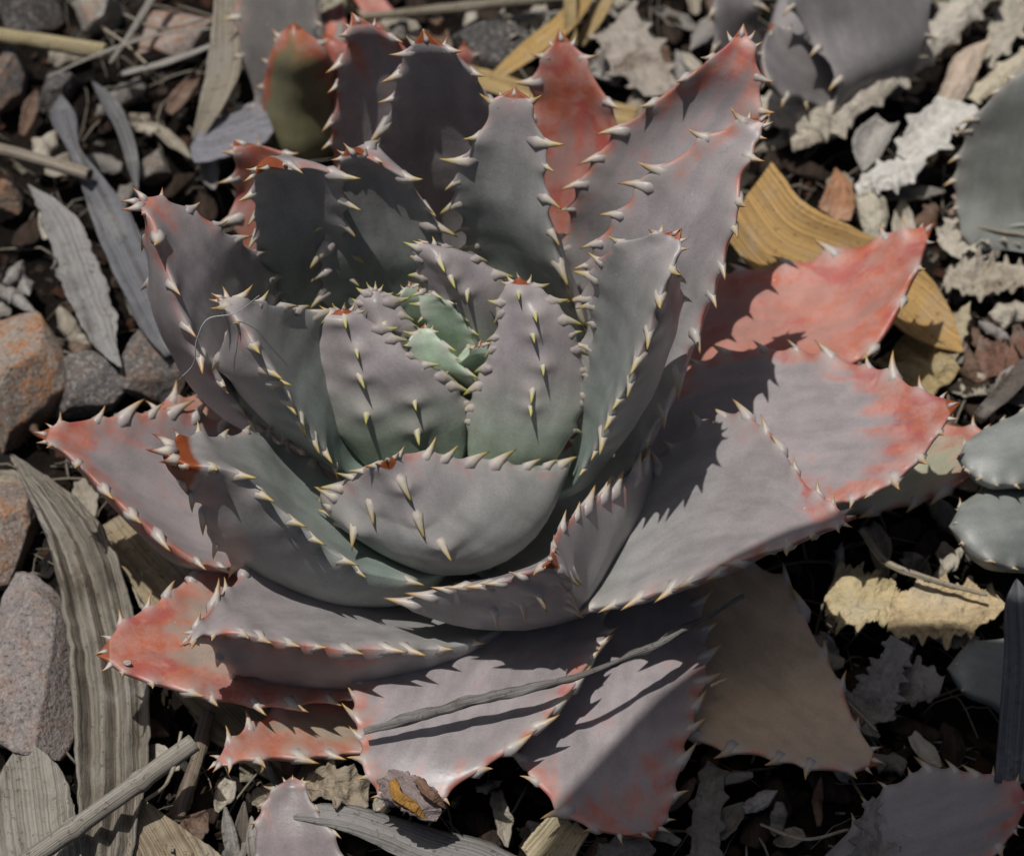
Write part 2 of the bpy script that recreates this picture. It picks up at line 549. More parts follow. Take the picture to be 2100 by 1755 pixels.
        rv += edge * 1.2 * (inn - halo) * np.clip((tt - 0.2) * 3, 0, 1)
        br = np.clip((tt - (1 - brown)) / max(0.4 * brown, 1e-3), 0, 1) if brown > 0 else np.zeros(len(P))
        mask = np.stack([np.clip(rv, 0, 1), halo, br], axis=1)
        wl = np.repeat(hw, m)
        flow = np.stack([uu * wl, tt * L, sd], axis=1)
        F = []
        for i in range(rows - 1):
            for j in range(m):
                F.append((i*m+j, i*m+(j+1) % m, (i+1)*m+(j+1) % m, (i+1)*m+j))
        F.append(tuple(reversed(range(m)))); F.append(tuple((rows-1)*m + j for j in range(m)))
        o = link_mesh('leaf', P, F, M_LEAF, self.root, origin=cen[0], attrs={'tint': col, 'mask': mask, 'flow': flow})
        if label: o['label'] = label
        # spines as sub-parts, or into the joined rest
        for (p0, d, size, lean, t) in sp:
            mt = frame(d, lean)
            tc = np.array(tipcol) * rnd.uniform(0.85, 1.15)
            if t > 0.93: tc = 0.5 * tc + 0.5 * np.array(ORA)
            if horn is not None and t > 0.9: tc = np.array(horn)
            if part and self.quota > 0:
                self.quota -= 1
                so_ = bpy.data.objects.new('spine', spine_me)
                C.objects.link(so_)
                so_.parent = o
                M4 = mt.to_4x4() @ Matrix.Diagonal((size * CM, size * CM * 0.9, size * CM, 1))
                M4.translation = Vector(p0 * CM - np.array(o['_o']))
                so_.matrix_local = M4
                so_.color = (tc[0], tc[1], tc[2], min(1.0, max(0.0, dark + rnd.uniform(-0.3, 0.5))))
            else:
                rv_, rf, rc = self.rest
                b0 = len(rv_)
                for x, y, z in SV:
                    wv = mt @ Vector((x * size, y * size * 0.9, z * size))
                    rv_.append(p0 + np.array(wv))
                    zz = min(max(z, 0), 1)
                    c1 = np.array((0.36, 0.32, 0.31)) * (1 - min(1, zz * 5)) + np.array((0.50, 0.465, 0.42)) * min(1, zz * 5)
                    f = min(1, max(0, (zz - 0.3) / 0.5))
                    rc.append(c1 * (1 - f) + tc * f)
                rf.extend([tuple(b0 + k for k in f) for f in SF])
        return o

    def finish(self):
        v, f, c = self.rest
        if v:
            o = link_mesh('spines', np.array(v), f, M_SPJ, self.root, origin=np.array(self.root['_o']) / CM, attrs={'tint': np.array(c)})
            o['kind'] = 'stuff'

# ------------------------------------------------------------------ ground
def soil_height(x, y):
    return 0.32 * fbm((x, y, 0), 0.25, 3.0) + 0.14 * fbm((x, y, 0), 0.9, 8.0, 3)

def ground():
    n = 200
    lin = np.linspace(-1, 1, n)
    g = np.sign(lin) * (np.abs(lin) * 22 + np.abs(lin) ** 7 * 400)     # fine near the plant, coarse far away
    V, F = [], []
    for y in g:
        for x in g:
            near = max(0.0, 1 - max(abs(x), abs(y - 2)) / 60)
            V.append((x, y + 2, soil_height(x, y + 2) * (0.25 + 0.75 * near) - 0.15))
    for j in range(n - 1):
        for i in range(n - 1):
            F.append((j*n+i, j*n+i+1, (j+1)*n+i+1, (j+1)*n+i))
    o = link_mesh('ground', V, F, M_SOIL, origin=(0, 0, 0))
    o['kind'] = 'structure'
ground()

# ------------------------------------------------------------------ the rosette
AXIS = (-1.0, 0.7)
P = Plant('large grey-mauve aloe rosette with toothed leaves and red-tipped outer leaves', AXIS, top=3.2, quota=300)

# innermost: pale green heart
HEART = dict(tint=(0.40, 0.52, 0.38), yellow=0.5, teal=0.3, sl=0.30, ms=5, ks=1, tipcol=YEL, edge=0.0, tipred=0.0, brown=0.06, rows=60, dark=0.1)
P.leaf([(880,860,990,860,3.6),(868,800,985,800,4.6),(850,750,950,755,5.2),(846,712,910,710,5.5),(858,686,890,684,5.65),(872,664,5.75)], **HEART)
P.leaf([(900,850,1010,850,3.4),(905,800,1012,795,4.4),(925,760,1012,745,5.0),(948,735,1000,720,5.3),(985,700,5.5)], **HEART)
P.leaf([(880,790,970,790,4.2),(880,720,972,720,5.0),(878,668,955,665,5.6),(872,625,925,625,6.0),(862,590,6.3)], **HEART)
P.leaf([(820,780,930,780,4.0),(812,700,905,690,4.9),(812,650,885,640,5.5),(820,610,865,602,5.9),(838,578,6.1)], **HEART)
# around the heart
INN = dict(teal=0.9, teal_ext=0.5, yellow=0.42, sl=0.42, tipcol=YEL, edge=0.10, tipred=0.15, brown=0.05, dark=0.1, keel=0.75)
P.leaf([(760,965,950,970,3.3),(690,880,962,850,4.3),(648,785,912,780,5.1),(642,712,842,730,5.65),(658,662,775,672,6.05),(683,640,728,640,6.25),(706,630,6.35)], ms=7, ks=3, k0=0.55, thick=0.17, sag=0.05, aimz=-20.0, ex=((0.45,0.3),(0.4,-0.3),(0.3,0.1),(0.93,-0.9),(0.85,-0.9),(0.75,-0.92),(0.64,-0.92),(0.5,-0.92)), **INN)
P.leaf([(800,820,900,800,4.2),(765,720,862,715,5.2),(742,650,826,655,5.9),(742,615,800,618,6.2),(770,588,6.4)], ms=6, ks=1, aimz=-20.0, **INN)
P.leaf([(940,780,1010,780,4.2),(925,690,1030,690,5.1),(890,600,1030,600,6.0),(862,540,985,540,6.6),(860,512,935,512,6.9),(868,496,7.0)], ms=5, ks=3, thick=0.5, sag=-0.05, aimz=-20.0, **INN)
P.leaf([(965,985,1120,975,3.3),(962,900,1166,905,4.0),(978,820,1190,815,4.7),(1003,740,1183,735,5.4),(1027,650,1152,655,6.05),(1036,595,1112,600,6.4),(1063,568,6.6)], ms=7, ks=6, k0=0.35, thick=0.22, sag=0.08, aimz=4.5, **INN)
# second whorl
MID = dict(teal=1.0, teal_ext=0.95, sl=0.50, tipcol=(0.42, 0.32, 0.11), edge=0.22, tipred=0.22, brown=0.045, dark=0.2)
P.leaf([(890,1120,1060,1040,1.9),(780,1110,1125,990,2.9),(702,1078,1148,955,3.7),(682,1042,1080,955,4.2),(702,1005,985,955,4.6),(735,980,900,943,5.0),(765,962,835,934,5.3),(793,944,5.55)], ms=8, ks=3, k0=0.55, st=0.05, sag=0.32, thick=0.38, aimz=5.0, ex=((0.75,-0.6),(0.6,-0.7)), **MID)   # front
P.leaf([(880,1190,760,1060,3.0),(760,1176,690,1000,3.6),(650,1110,592,930,4.4),(565,1042,522,890,5.2),(486,974,455,898,5.8),(430,958,408,896,6.15),(372,952,358,906,6.35),(330,924,6.5)], ms=7, ks=5, k0=0.45, thick=1.15, roll=0.55, brown=0.13, tipsp=1.9, horn=(0.22, 0.05, 0.015), **{k_: v_ for k_, v_ in MID.items() if k_ != 'brown'}, label='leaf with a dried dark red tip')
P.leaf([(715,975,765,890,3.6),(655,910,722,780,4.8),(600,838,682,690,5.8),(548,762,622,642,6.8),(500,674,548,630,7.5),(466,632,490,618,7.85),(438,604,8.0)], ms=8, ks=5, k0=0.5, thick=1.15, roll=0.5, **MID)
P.leaf([(1165,1005,1160,960,3.0),(1210,939,1192,880,4.0),(1240,880,1206,800,5.0),(1275,810,1214,710,6.0),(1306,734,1220,620,7.0),(1335,650,1230,550,7.8),(1368,565,1262,505,8.4),(1393,508,1335,484,8.7),(1398,468,8.9)], ms=9, ks=3, k0=0.7, thick=1.15, roll=0.3, **MID)
P.leaf([(1205,760,1110,710,3.0),(1190,665,1040,605,4.2),(1163,590,985,510,5.2),(1138,500,943,432,6.2),(1118,400,937,370,7.0),(1106,310,976,300,7.7),(1092,245,1008,232,8.2),(1078,205,1030,198,8.45),(1056,178,8.6)], ms=9, ks=4, k0=0.5, thick=0.7, **MID)
P.leaf([(850,720,725,740,3.0),(890,620,672,640,4.2),(905,540,667,560,5.2),(890,470,678,475,6.0),(860,410,689,405,6.7),(812,357,702,345,7.3),(762,324,707,322,7.6),(712,302,7.8)], ms=8, ks=4, k0=0.45, thick=0.8, **MID)
P.leaf([(720,720,600,760,2.8),(720,620,548,650,4.3),(706,530,530,560,5.3),(702,450,528,470,6.4),(696,390,526,410,7.1),(668,350,526,370,7.6),(598,340,526,350,7.85),(532,341,8.0)], ms=8, ks=3, **MID)
# third whorl
OUT = dict(teal=0.45, teal_ext=0.7, sl=0.50, tipcol=(0.42, 0.26, 0.10), brown=0.04, dark=0.4)
P.leaf([(1000,1180,1210,1010,2.4),(852,1236,1324,944,3.0),(884,1222,1292,986,3.5),(944,1206,1242,1018,3.9),(1012,1202,1194,1046,4.3),(1085,1182,1150,1088,4.7),(1132,1150,5.1)], ms=8, ks=5, k0=0.6, sag=0.34, vee=0.8, thick=0.50, keel=0.9, ex=((0.88,-0.3),(0.8,-0.42),(0.7,-0.5),(0.6,-0.55),(0.82,0.12)), edge=0.3, tipred=0.35, st=0.0, **OUT)
P.leaf([(1250,1000,1190,900,2.5),(1335,880,1200,760,4.0),(1392,770,1205,640,5.0),(1440,650,1217,530,6.0),(1475,540,1272,440,6.9),(1508,430,1352,360,7.6),(1532,330,1442,290,8.2),(1562,268,1520,255,8.5),(1580,234,8.7)], ms=9, ks=5, k0=0.5, thick=0.8, edge=0.42, tipred=0.40, **OUT)
P.leaf([(1250,750,1180,680,2.5),(1330,620,1165,520,4.0),(1420,480,1182,410,5.3),(1500,340,1250,300,6.3),(1554,215,1342,212,7.1),(1551,130,1432,142,7.75),(1541,88,1492,92,8.0),(1525,50,8.15)], ms=9, ks=0, edge=0.4, tipred=0.6, red=0.14, **OUT)
P.leaf([(960,600,860,600,2.5),(1000,480,800,480,3.8),(1010,380,776,380,5.1),(1015,280,786,280,6.3),(1002,205,808,208,7.2),(964,146,828,140,7.9),(920,106,843,101,8.35),(868,60,8.7)], ms=10, ks=0, edge=0.2, tipred=0.15, **OUT)
P.leaf([(860,560,740,560,2.0),(852,420,692,420,3.2),(850,300,684,300,4.6),(846,180,696,180,6.0),(830,106,710,100,6.9),(772,56,717,60,7.4),(721,26,7.6)], ms=9, ks=0, edge=0.4, tipred=0.35, red=0.08, **OUT)
P.leaf([(640,930,690,820,2.5),(540,880,600,700,3.9),(470,810,562,600,5.0),(410,720,527,522,6.1),(365,620,472,487,7.0),(338,530,412,447,7.6),(318,470,352,417,8.0),(292,430,305,405,8.2),(256,412,8.3)], ms=8, ks=3, thick=0.8, roll=0.5, edge=0.22, tipred=0.75, tipsp=1.5, horn=(0.34, 0.10, 0.02), **OUT)
P.leaf([(1130,1250,1250,1050,2.2),(1260,1238,1332,975,2.8),(1370,1203,1432,880,3.4),(1470,1176,1522,858,3.9),(1560,1138,1592,910,4.3),(1652,1102,1662,1005,4.65),(1712,1078,1715,1045,4.8),(1757,1062,4.9)], ms=10, ks=3, k0=0.6, sag=0.10, thick=0.40, edge=0.38, tipred=0.42, red=0.05, **OUT)
P.leaf([(1040,1285,900,1180,1.8),(900,1334,780,1150,2.2),(780,1330,682,1140,2.7),(650,1324,580,1142,3.2),(560,1314,512,1168,3.6),(482,1298,464,1215,4.0),(418,1302,425,1258,4.25),(370,1324,4.4)], ms=9, ks=5, k0=0.5, thick=1.25, roll=0.5, edge=0.38, tipred=0.30, **OUT)
# outer, older leaves: flushed red and orange
OLD = dict(teal=0.1, sl=0.50, tipcol=(0.44, 0.27, 0.10), brown=0.04, dark=0.55)
P.leaf([(1330,1060,1260,880,2.0),(1500,1040,1400,770,2.6),(1620,1040,1502,725,3.0),(1730,1028,1612,718,3.3),(1812,998,1722,738,3.6),(1872,950,1812,765,3.8),(1922,890,1892,805,4.0),(1969,826,4.1)], ms=9, ks=2, edge=0.40, tipred=0.85, red=0.20, sag=0.08, **OLD)
P.leaf([(1400,800,1350,620,1.8),(1520,790,1462,570,2.3),(1660,770,1562,552,2.8),(1775,735,1652,538,3.1),(1820,672,1742,510,3.4),(1852,610,1812,490,3.6),(1890,530,1867,475,3.8),(1916,456,3.9)], ms=7, ks=1, edge=0.3, tipred=0.35, red=0.42, tint=(0.47, 0.235, 0.19), sag=0.06, **OLD)
P.leaf([(1200,600,1060,560,2.0),(1240,420,1090,380,3.5),(1266,265,1092,230,4.8),(1224,170,1106,150,5.6),(1185,106,1125,106,6.0),(1147,60,6.3)], ms=7, ks=0, edge=0.35, tipred=0.8, red=0.45, tint=(0.36, 0.22, 0.20), **OLD)
P.leaf([(640,600,560,600,2.0),(640,480,492,480,3.2),(635,400,486,390,4.0),(615,335,486,340,4.6),(552,303,487,310,4.9),(483,288,5.05)], ms=6, ks=0, edge=0.5, tipred=0.7, red=0.55, **OLD)
P.leaf([(640,1180,600,980,1.8),(480,1165,480,890,2.5),(393,1146,402,858,3.0),(300,1085,332,852,3.4),(205,1003,242,858,3.8),(140,937,166,862,4.1),(72,888,4.3)], ms=8, ks=2, edge=0.45, tipred=0.55, red=0.16, sag=0.3, thick=0.5, **OLD)
P.leaf([(560,870,560,970,1.5),(480,832,480,945,2.2),(412,814,420,928,2.6),(352,824,362,892,2.9),(298,846,3.1)], ms=5, ks=0, edge=0.55, tipred=0.6, red=0.1, tint=(0.42, 0.37, 0.28), **OLD)
P.leaf([(900,1400,760,1240,1.0),(720,1428,602,1180,1.6),(560,1438,472,1180,2.0),(430,1428,382,1197,2.3),(330,1405,312,1246,2.6),(260,1382,256,1277,2.8),(198,1343,2.9)], ms=8, ks=0, edge=0.5, tipred=1.0, red=0.30, tint=(0.36, 0.29, 0.24), sag=0.08, **OLD)
P.leaf([(860,1500,800,1400,0.8),(740,1542,680,1412,1.1),(640,1547,592,1442,1.4),(552,1552,530,1482,1.6),(482,1558,476,1520,1.8),(428,1576,1.9)], ms=6, ks=2, edge=0.6, tipred=0.7, red=0.25, tint=(0.40, 0.33, 0.25), thick=0.6, **OLD)
FLAT = P.leaf([(1200,1200,900,1200,1.4),(1240,1290,830,1290,1.7),(1215,1340,745,1380,1.9),(1165,1420,731,1450,2.05),(1100,1490,738,1510,2.1),(1030,1548,750,1565,2.1),(950,1602,766,1607,2.0),(892,1642,792,1640,1.85),(830,1662,1.7)], ms=8, ks=2, edge=0.45, tipred=0.3, red=0.12, sag=0.06, thick=0.34, label='flat leaf with a withered brown tip', **OLD)
P.leaf([(1400,1200,1120,1220,1.0),(1442,1300,1090,1330,1.2),(1436,1377,1075,1430,1.3),(1421,1463,1072,1510,1.35),(1398,1548,1090,1585,1.35),(1378,1620,1140,1645,1.3),(1362,1680,1225,1702,1.2),(1338,1722,1.1)], ms=8, ks=2, edge=0.4, tipred=0.4, red=0.14, sag=0.10, thick=0.3, **OLD)
P.leaf([(1380,1400,1480,1150,0.7),(1430,1510,1613,1195,0.9),(1530,1540,1660,1290,1.05),(1620,1562,1705,1370,1.15),(1700,1580,1745,1460,1.2),(1765,1577,1780,1525,1.2),(1809,1567,1.2)], ms=6, ks=2, edge=0.30, tipred=0.35, red=0.03, tint=(0.60, 0.46, 0.32), sag=0.12, thick=0.3, **OLD)
P.leaf([(1700,1060,1650,960,0.8),(1890,1022,1882,920,1.4),(1952,1000,1928,882,1.8),(2012,962,1988,878,2.1),(2046,938,2032,894,2.2),(2064,920,2.3)], ms=6, ks=0, edge=0.3, tipred=0.7, red=0.05, tint=(0.42, 0.41, 0.30), **OLD)
P.finish()

#LITTER
# ------------------------------------------------------------------ neighbouring plants
NB = dict(rows=60, sl=0.36, ms=7, ks=0, brown=0.03, dark=0.4)
w = at(640, -120, 0); Q = Plant('olive and dark red rimmed young aloe behind the rosette, beside the curved tan blade', w[:2], top=1.5, quota=40)
Q.leaf([(560,290,640,290,0.5),(520,190,612,200,1.3),(490,90,640,100,2.2),(487,0,650,10,2.9),(500,-80,640,-80,3.4),(570,-160,3.7)], tint=(0.15,0.14,0.13), edge=0.3, tipred=0.2, **NB)
Q.leaf([(545,275,700,275,0.5),(537,205,690,205,1.4),(546,150,685,150,2.2),(560,100,670,105,2.9),(583,64,630,68,3.3),(602,46,3.5)], tint=(0.23,0.215,0.12), edge=0.7, tipred=0.6, tipcol=ORA, **NB)
Q.leaf([(700,270,760,270,0.8),(682,190,735,190,1.6),(668,130,722,130,2.2),(662,95,715,95,2.5),(664,68,2.7)], red=0.8, edge=0.3, **NB)
Q.leaf([(925,180,985,180,0.6),(932,140,975,140,1.0),(937,110,965,110,1.4),(952,84,1.7)], red=0.8, edge=0.3, **NB)
Q.finish()
w = at(1690, -100, 0); Q = Plant('grey aloe with plain leaves beyond the rosette, above the long wrinkled dead leaf', w[:2], top=2.0, quota=60)
Q.leaf([(1700,250,1850,190,0.8),(1720,170,1888,120,2.0),(1650,60,1904,40,3.0),(1610,-40,1900,-60,4.0),(1720,-200,4.6)], tint=(0.29,0.275,0.275), sag=0.25, edge=0.1, tipred=0, **NB)
Q.leaf([(1790,175,1700,235,1.0),(1742,146,1650,203,1.6),(1682,102,1592,190,2.2),(1632,72,1566,150,2.6),(1602,58,1562,102,2.8),(1582,48,2.9)], tint=(0.27,0.25,0.25), edge=0.25, tipred=0.1, **NB)
Q.leaf([(1600,130,1500,160,1.0),(1560,60,1472,92,2.0),(1550,0,1466,10,2.8),(1540,-80,1480,-70,3.4),(1520,-140,3.6)], tint=(0.28,0.26,0.26), edge=0.2, tipred=0.1, **NB)
Q.finish()
w = at(2260, 520, 0); Q = Plant('pale grey-green aloe standing beside the bleached toothed dead leaves', w[:2], top=2.0, quota=40)
Q.leaf([(1985,500,2200,560,0.8),(1960,400,2220,470,1.6),(1968,320,2225,390,2.4),(2000,245,2230,310,3.2),(2050,185,2230,245,3.9),(2110,140,2220,190,4.4),(2190,110,4.7)], tint=(0.26,0.275,0.25), edge=0.2, tipred=0.1, red=0.05, thick=0.5, **NB)
Q.finish()
w = at(2240, 1020, 0); Q = Plant('smooth pale green aloe with plump leaves next to the cream stub leaf', w[:2], top=2.0, quota=60)
PAL = dict(tint=(0.235,0.25,0.235), edge=0.1, tipred=0.05, teal=0.3, sag=-0.22, keel=0.1)
NS = dict(rows=60, sl=0.24, ms=4, ks=0, brown=0.0, dark=0.4)
Q.leaf([(2200,850,2200,1000,2.0),(2110,840,2090,990,2.4),(2040,868,2030,990,2.5),(1990,900,1992,972,2.5),(1962,940,2.5)], thick=0.8, **PAL, **NS)
Q.leaf([(2170,965,2160,1160,1.2),(2085,985,2095,1160,1.7),(2015,1005,2030,1150,2.0),(1972,1035,1984,1124,2.1),(1946,1080,2.1)], thick=0.8, **PAL, **NS)
Q.leaf([(2130,1300,2110,1490,0.5),(2045,1312,2045,1445,0.7),(1975,1330,1975,1412,0.8),(1942,1370,0.8)], thick=0.8, **PAL, **NS)
Q.finish()
w = at(1560, 1960, 0); Q = Plant('single aloe leaf with a dull red end lying past the dark strap blade', w[:2], top=0.8, quota=30)
Q.leaf([(1700,1850,1760,1680,0.5),(1810,1850,1805,1625,0.9),(1930,1830,1912,1584,1.2),(2020,1765,2002,1590,1.4),(2078,1702,2078,1604,1.5),(2115,1640,1.5)], tint=(0.27,0.25,0.25), edge=0.3, tipred=0.75, red=0.12, **NB)
Q.finish()
w = at(600, 1930, 0); Q = Plant('small pinkish aloe offset poking up under the long grey dead blade', w[:2], top=0.5, quota=30)
Q.leaf([(530,1850,725,1850,0.3),(525,1770,705,1770,0.7),(528,1700,682,1705,0.95),(545,1645,645,1650,1.1),(575,1610,625,1612,1.2),(600,1590,1.25)], tint=(0.22,0.185,0.185), edge=0.2, tipred=0.4, red=0.12, **{**NB, 'ms': 3, 'sl': 0.25})
Q.finish()

# ------------------------------------------------------------------ dead leaves, straw, stones
def blade(name, label, cat, stations, color, curl=0.25, crump=0.05, thick=0.035, rows=46, cols=13, mat=None, teeth=0, ragged=0.025, group=None, fold=0.0, pleat=0.0, pn=3.0):
    seed = (hash_(label) % 997) * 0.13
    rnd = random.Random(int(seed * 1000))
    A, B = resolve(stations)
    Cn = 0.5 * (A + B)
    ts = np.concatenate([[0], np.cumsum(np.linalg.norm(np.diff(Cn, axis=0), axis=1) + 0.05)]); L = ts[-1]; ts = ts / L
    q = np.linspace(0, 1, rows)
    AB = hermite(np.hstack([A, B]), ts, q)
    a, b = AB[:, :3], AB[:, 3:]
    cen = 0.5 * (a + b); half = 0.5 * (b - a); hw = np.maximum(np.linalg.norm(half, axis=1), 0.01)
    T = np.gradient(cen, axis=0); T /= np.maximum(np.linalg.norm(T, axis=1)[:, None], 1e-9)
    Wd = half / hw[:, None]
    N = np.cross(Wd, T); N /= np.maximum(np.linalg.norm(N, axis=1)[:, None], 1e-9)
    if N[:, 2].sum() < 0: N = -N
    u = np.linspace(-1, 1, cols)
    top = np.zeros((rows, cols, 3))
    for i in range(rows):
        w_ = hw[i]
        e = 1 + ragged * 2.2 * vnoise((i * 0.9, 0, 0), 0.35, seed) + ragged * vnoise((i * 0.9, 3, 0), 1.3, seed)
        e2 = 1 + ragged * 2.2 * vnoise((i * 0.9, 9, 0), 0.35, seed + 4) + ragged * vnoise((i * 0.9, 6, 0), 1.3, seed + 4)
        # toothed margins of a dead aloe leaf
        if teeth:
            ph = (q[i] * teeth) % 1.0
            tooth = max(0.0, 1 - abs(ph - 0.5) / 0.22) * min(0.28, 0.5 * w_) / w_
            e += tooth; ph2 = (q[i] * teeth + 0.4) % 1.0
            e2 += max(0.0, 1 - abs(ph2 - 0.5) / 0.22) * min(0.28, 0.5 * w_) / w_
        for j in range(cols):
            uu = u[j] * (e2 if u[j] > 0 else e)
            base = cen[i] + Wd[i] * w_ * uu
            h = curl * w_ * (u[j] ** 2 - 0.4) + fold * w_ * (abs(u[j]) - 0.5) + pleat * w_ * (abs(((u[j] * pn + 0.3 * q[i] + 0.15) % 1.0) - 0.5) * 4 - 1)
            h += crump * (1.3 * fbm(base, 1.1, seed, 2) + 0.8 * fbm(base, 3.2, seed + 3, 2)) * min(1.0, 1.5 * w_ + 0.2)
            if mat is M_CRUMP:
                rg = 1 - abs(vnoise(base, 2.6, seed + 21)) * 2.6; rg2 = 1 - abs(vnoise(base, 5.5, seed + 31)) * 2.4
                h += min(1.0, w_ * 2) * (0.055 * rg + 0.045 * rg2) * (0.7 + crump * 3)
            base = base + N[i] * h + Wd[i] * (crump * 0.6 if mat is M_CRUMP else 0.0) * vnoise(base, 1.4, seed + 8)
            top[i, j] = base
    du = np.gradient(top, axis=1); dv = np.gradient(top, axis=0)
    nn = np.cross(du, dv); nn /= np.maximum(np.linalg.norm(nn, axis=2)[:, :, None], 1e-9)
    nn = np.where((np.sum(nn * N[:, None, :], axis=2) < 0)[:, :, None], -nn, nn)
    bot = top - nn * thick
    V = np.concatenate([top.reshape(-1, 3), bot.reshape(-1, 3)])
    n = rows * cols
    F = []
    for i in range(rows - 1):
        for j in range(cols - 1):
            p = i * cols + j
            F.append((p, p + 1, p + cols + 1, p + cols)); F.append((n + p, n + p + cols, n + p + cols + 1, n + p + 1))
    for i in range(rows - 1):
        p = i * cols; F.append((p, p + cols, n + p + cols, n + p)); p += cols - 1; F.append((p + cols, p, n + p, n + p + cols))
    for j in range(cols - 1):
        F.append((j + 1, j, n + j, n + j + 1)); p = (rows - 1) * cols + j; F.append((p, p + 1, n + p + 1, n + p))
    uu = np.tile(u, rows); tt = np.repeat(q, cols); wl = np.repeat(hw, cols)
    fl = np.stack([uu * wl, tt * L, np.ones(n)], axis=1); fl = np.vstack([fl, fl + np.array([0.3, 0, -2])])
    o = link_mesh(name, V, F, mat or M_DRY, attrs={'flow': fl})
    o.color = color
    tag(o, label, cat, group)
    return o

def hash_(s_):
    h = 7
    for ch in s_: h = (h * 131 + ord(ch)) % 1000003
    return h

def stalk(name, label, cat, pts, radius, color, nodes=(), sides=10, seg=40, rough=0.06, hollow=False, group=None, flat=1.0):
    seed = (hash_(label) % 997) * 0.17
    W = np.array([at(*p) for p in pts]); ts = np.concatenate([[0], np.cumsum(np.linalg.norm(np.diff(W, axis=0), axis=1))]); L = ts[-1]; ts = ts / L
    q = np.linspace(0, 1, seg)
    c = hermite(W, ts, q) if len(W) > 2 else W[0] + (W[1] - W[0]) * q[:, None]
    rad = np.interp(q, np.linspace(0, 1, len(radius)), radius) if hasattr(radius, '__len__') else np.full(seg, radius)
    for nd in nodes: rad = rad * (1 + 0.22 * np.exp(-((q - nd) * L / 0.10) ** 2))
    T = np.gradient(c, axis=0); T /= np.linalg.norm(T, axis=1)[:, None]
    V, fl = [], []
    for i in range(seg):
        x = np.cross(T[i], [0, 0, 1.0]); x /= np.linalg.norm(x); y = np.cross(x, T[i])
        for k in range(sides):
            a_ = 2 * math.pi * k / sides
            d = x * math.cos(a_) + y * math.sin(a_) * flat
            r_ = rad[i] * (1 + rough * 3 * vnoise(c[i] + d, 2.5, seed) + rough * vnoise((math.cos(a_) * 2, math.sin(a_) * 2, q[i] * L), 2.0, seed))
            V.append(c[i] + d * r_ + x * min(rough, 0.1) * 0.8 * rad[i] * vnoise((q[i] * L, 0, 0), 1.5, seed)); fl.append((k * 0.35 * rad[i] * 3, q[i] * L, 0))
    F = []
    for i in range(seg - 1):
        for k in range(sides): F.append((i*sides+k, i*sides+(k+1) % sides, (i+1)*sides+(k+1) % sides, (i+1)*sides+k))
    F.append(tuple(reversed(range(sides))))
    last = (seg - 1) * sides
    if hollow:
        b0 = len(V)
        for dep, sc in ((0.0, 0.62), (0.35, 0.55)):
            for k in range(sides):
                V.append(c[-1] + (np.array(V[last + k]) - c[-1]) * sc - T[-1] * dep); fl.append((0, L, 0))
        for k in range(sides):
            k2 = (k + 1) % sides
            F.append((last+k, last+k2, b0+k2, b0+k)); F.append((b0+k, b0+k2, b0+sides+k2, b0+sides+k))
        F.append(tuple(b0 + sides + k for k in range(sides)))
    else: F.append(tuple(last + k for k in range(sides)))
    o = link_mesh(name, V, F, M_DRY, attrs={'flow': np.array(fl)})
    o.color = color
    tag(o, label, cat, group)
    return o

def ico(sub):
    t = (1 + 5 ** 0.5) / 2
    v = [(-1,t,0),(1,t,0),(-1,-t,0),(1,-t,0),(0,-1,t),(0,1,t),(0,-1,-t),(0,1,-t),(t,0,-1),(t,0,1),(-t,0,-1),(-t,0,1)]
    v = [np.array(p) / np.linalg.norm(p) for p in v]
    f = [(0,11,5),(0,5,1),(0,1,7),(0,7,10),(0,10,11),(1,5,9),(5,11,4),(11,10,2),(10,7,6),(7,1,8),(3,9,4),(3,4,2),(3,2,6),(3,6,8),(3,8,9),(4,9,5),(2,4,11),(6,2,10),(8,6,7),(9,8,1)]
    for _ in range(sub):
        mid = {}; nf = []
        def m_(a_, b_):
            k_ = (min(a_, b_), max(a_, b_))
            if k_ not in mid:
                p = v[a_] + v[b_]; v.append(p / np.linalg.norm(p)); mid[k_] = len(v) - 1
            return mid[k_]
        for a_, b_, c_ in f:
            x, y, z = m_(a_, b_), m_(b_, c_), m_(c_, a_)
            nf += [(a_, x, z), (b_, y, x), (c_, z, y), (x, y, z)]
        f = nf
    return np.array(v), f
ICO = {2: ico(2), 4: ico(4)}

def stone(label, px, py, z, radii, color, rot=0.0, planes=15, name='stone', cat='stone', group=None, sub=4, bump=0.05, mat=None):
    seed = (hash_(label + str(px)) % 997) * 0.21
    rnd = random.Random(int(seed * 1000))
    v, f = ICO[sub]
    v = v.copy()
    for _ in range(planes):
        n = np.array([rnd.gauss(0, 1) for _ in range(3)]); n /= np.linalg.norm(n)
        lim = rnd.uniform(0.52, 0.84)
        d = v @ n
        v -= np.outer(np.maximum(d - lim, 0) * 0.97, n)
    for i in range(len(v)):
        p = v[i]
        v[i] = p * (1 + bump * 1.2 * vnoise(p, 1.6, seed) + bump * 0.6 * vnoise(p, 4.5, seed + 2) + bump * 0.35 * vnoise(p, 11, seed + 4))
    v *= np.array(radii) * 1.12
    cr, sr = math.cos(rot), math.sin(rot)
    v = v @ np.array([[cr, sr, 0], [-sr, cr, 0], [0, 0, 1]])
    c = at(px, py, z)
    o = link_mesh(name, v + c, f, mat or M_STONE)
    o.color = color
    tag(o, label, cat, group)
    return o

GREYD = (0.235, 0.225, 0.205, 0.35); CREAM = (0.47, 0.42, 0.31, 0.45); STRAW = (0.49, 0.325, 0.125, 0.25); BONE = (0.52, 0.495, 0.45, 0.3); DKB = (0.13, 0.135, 0.15, 0.2)
D = 'dead leaf'
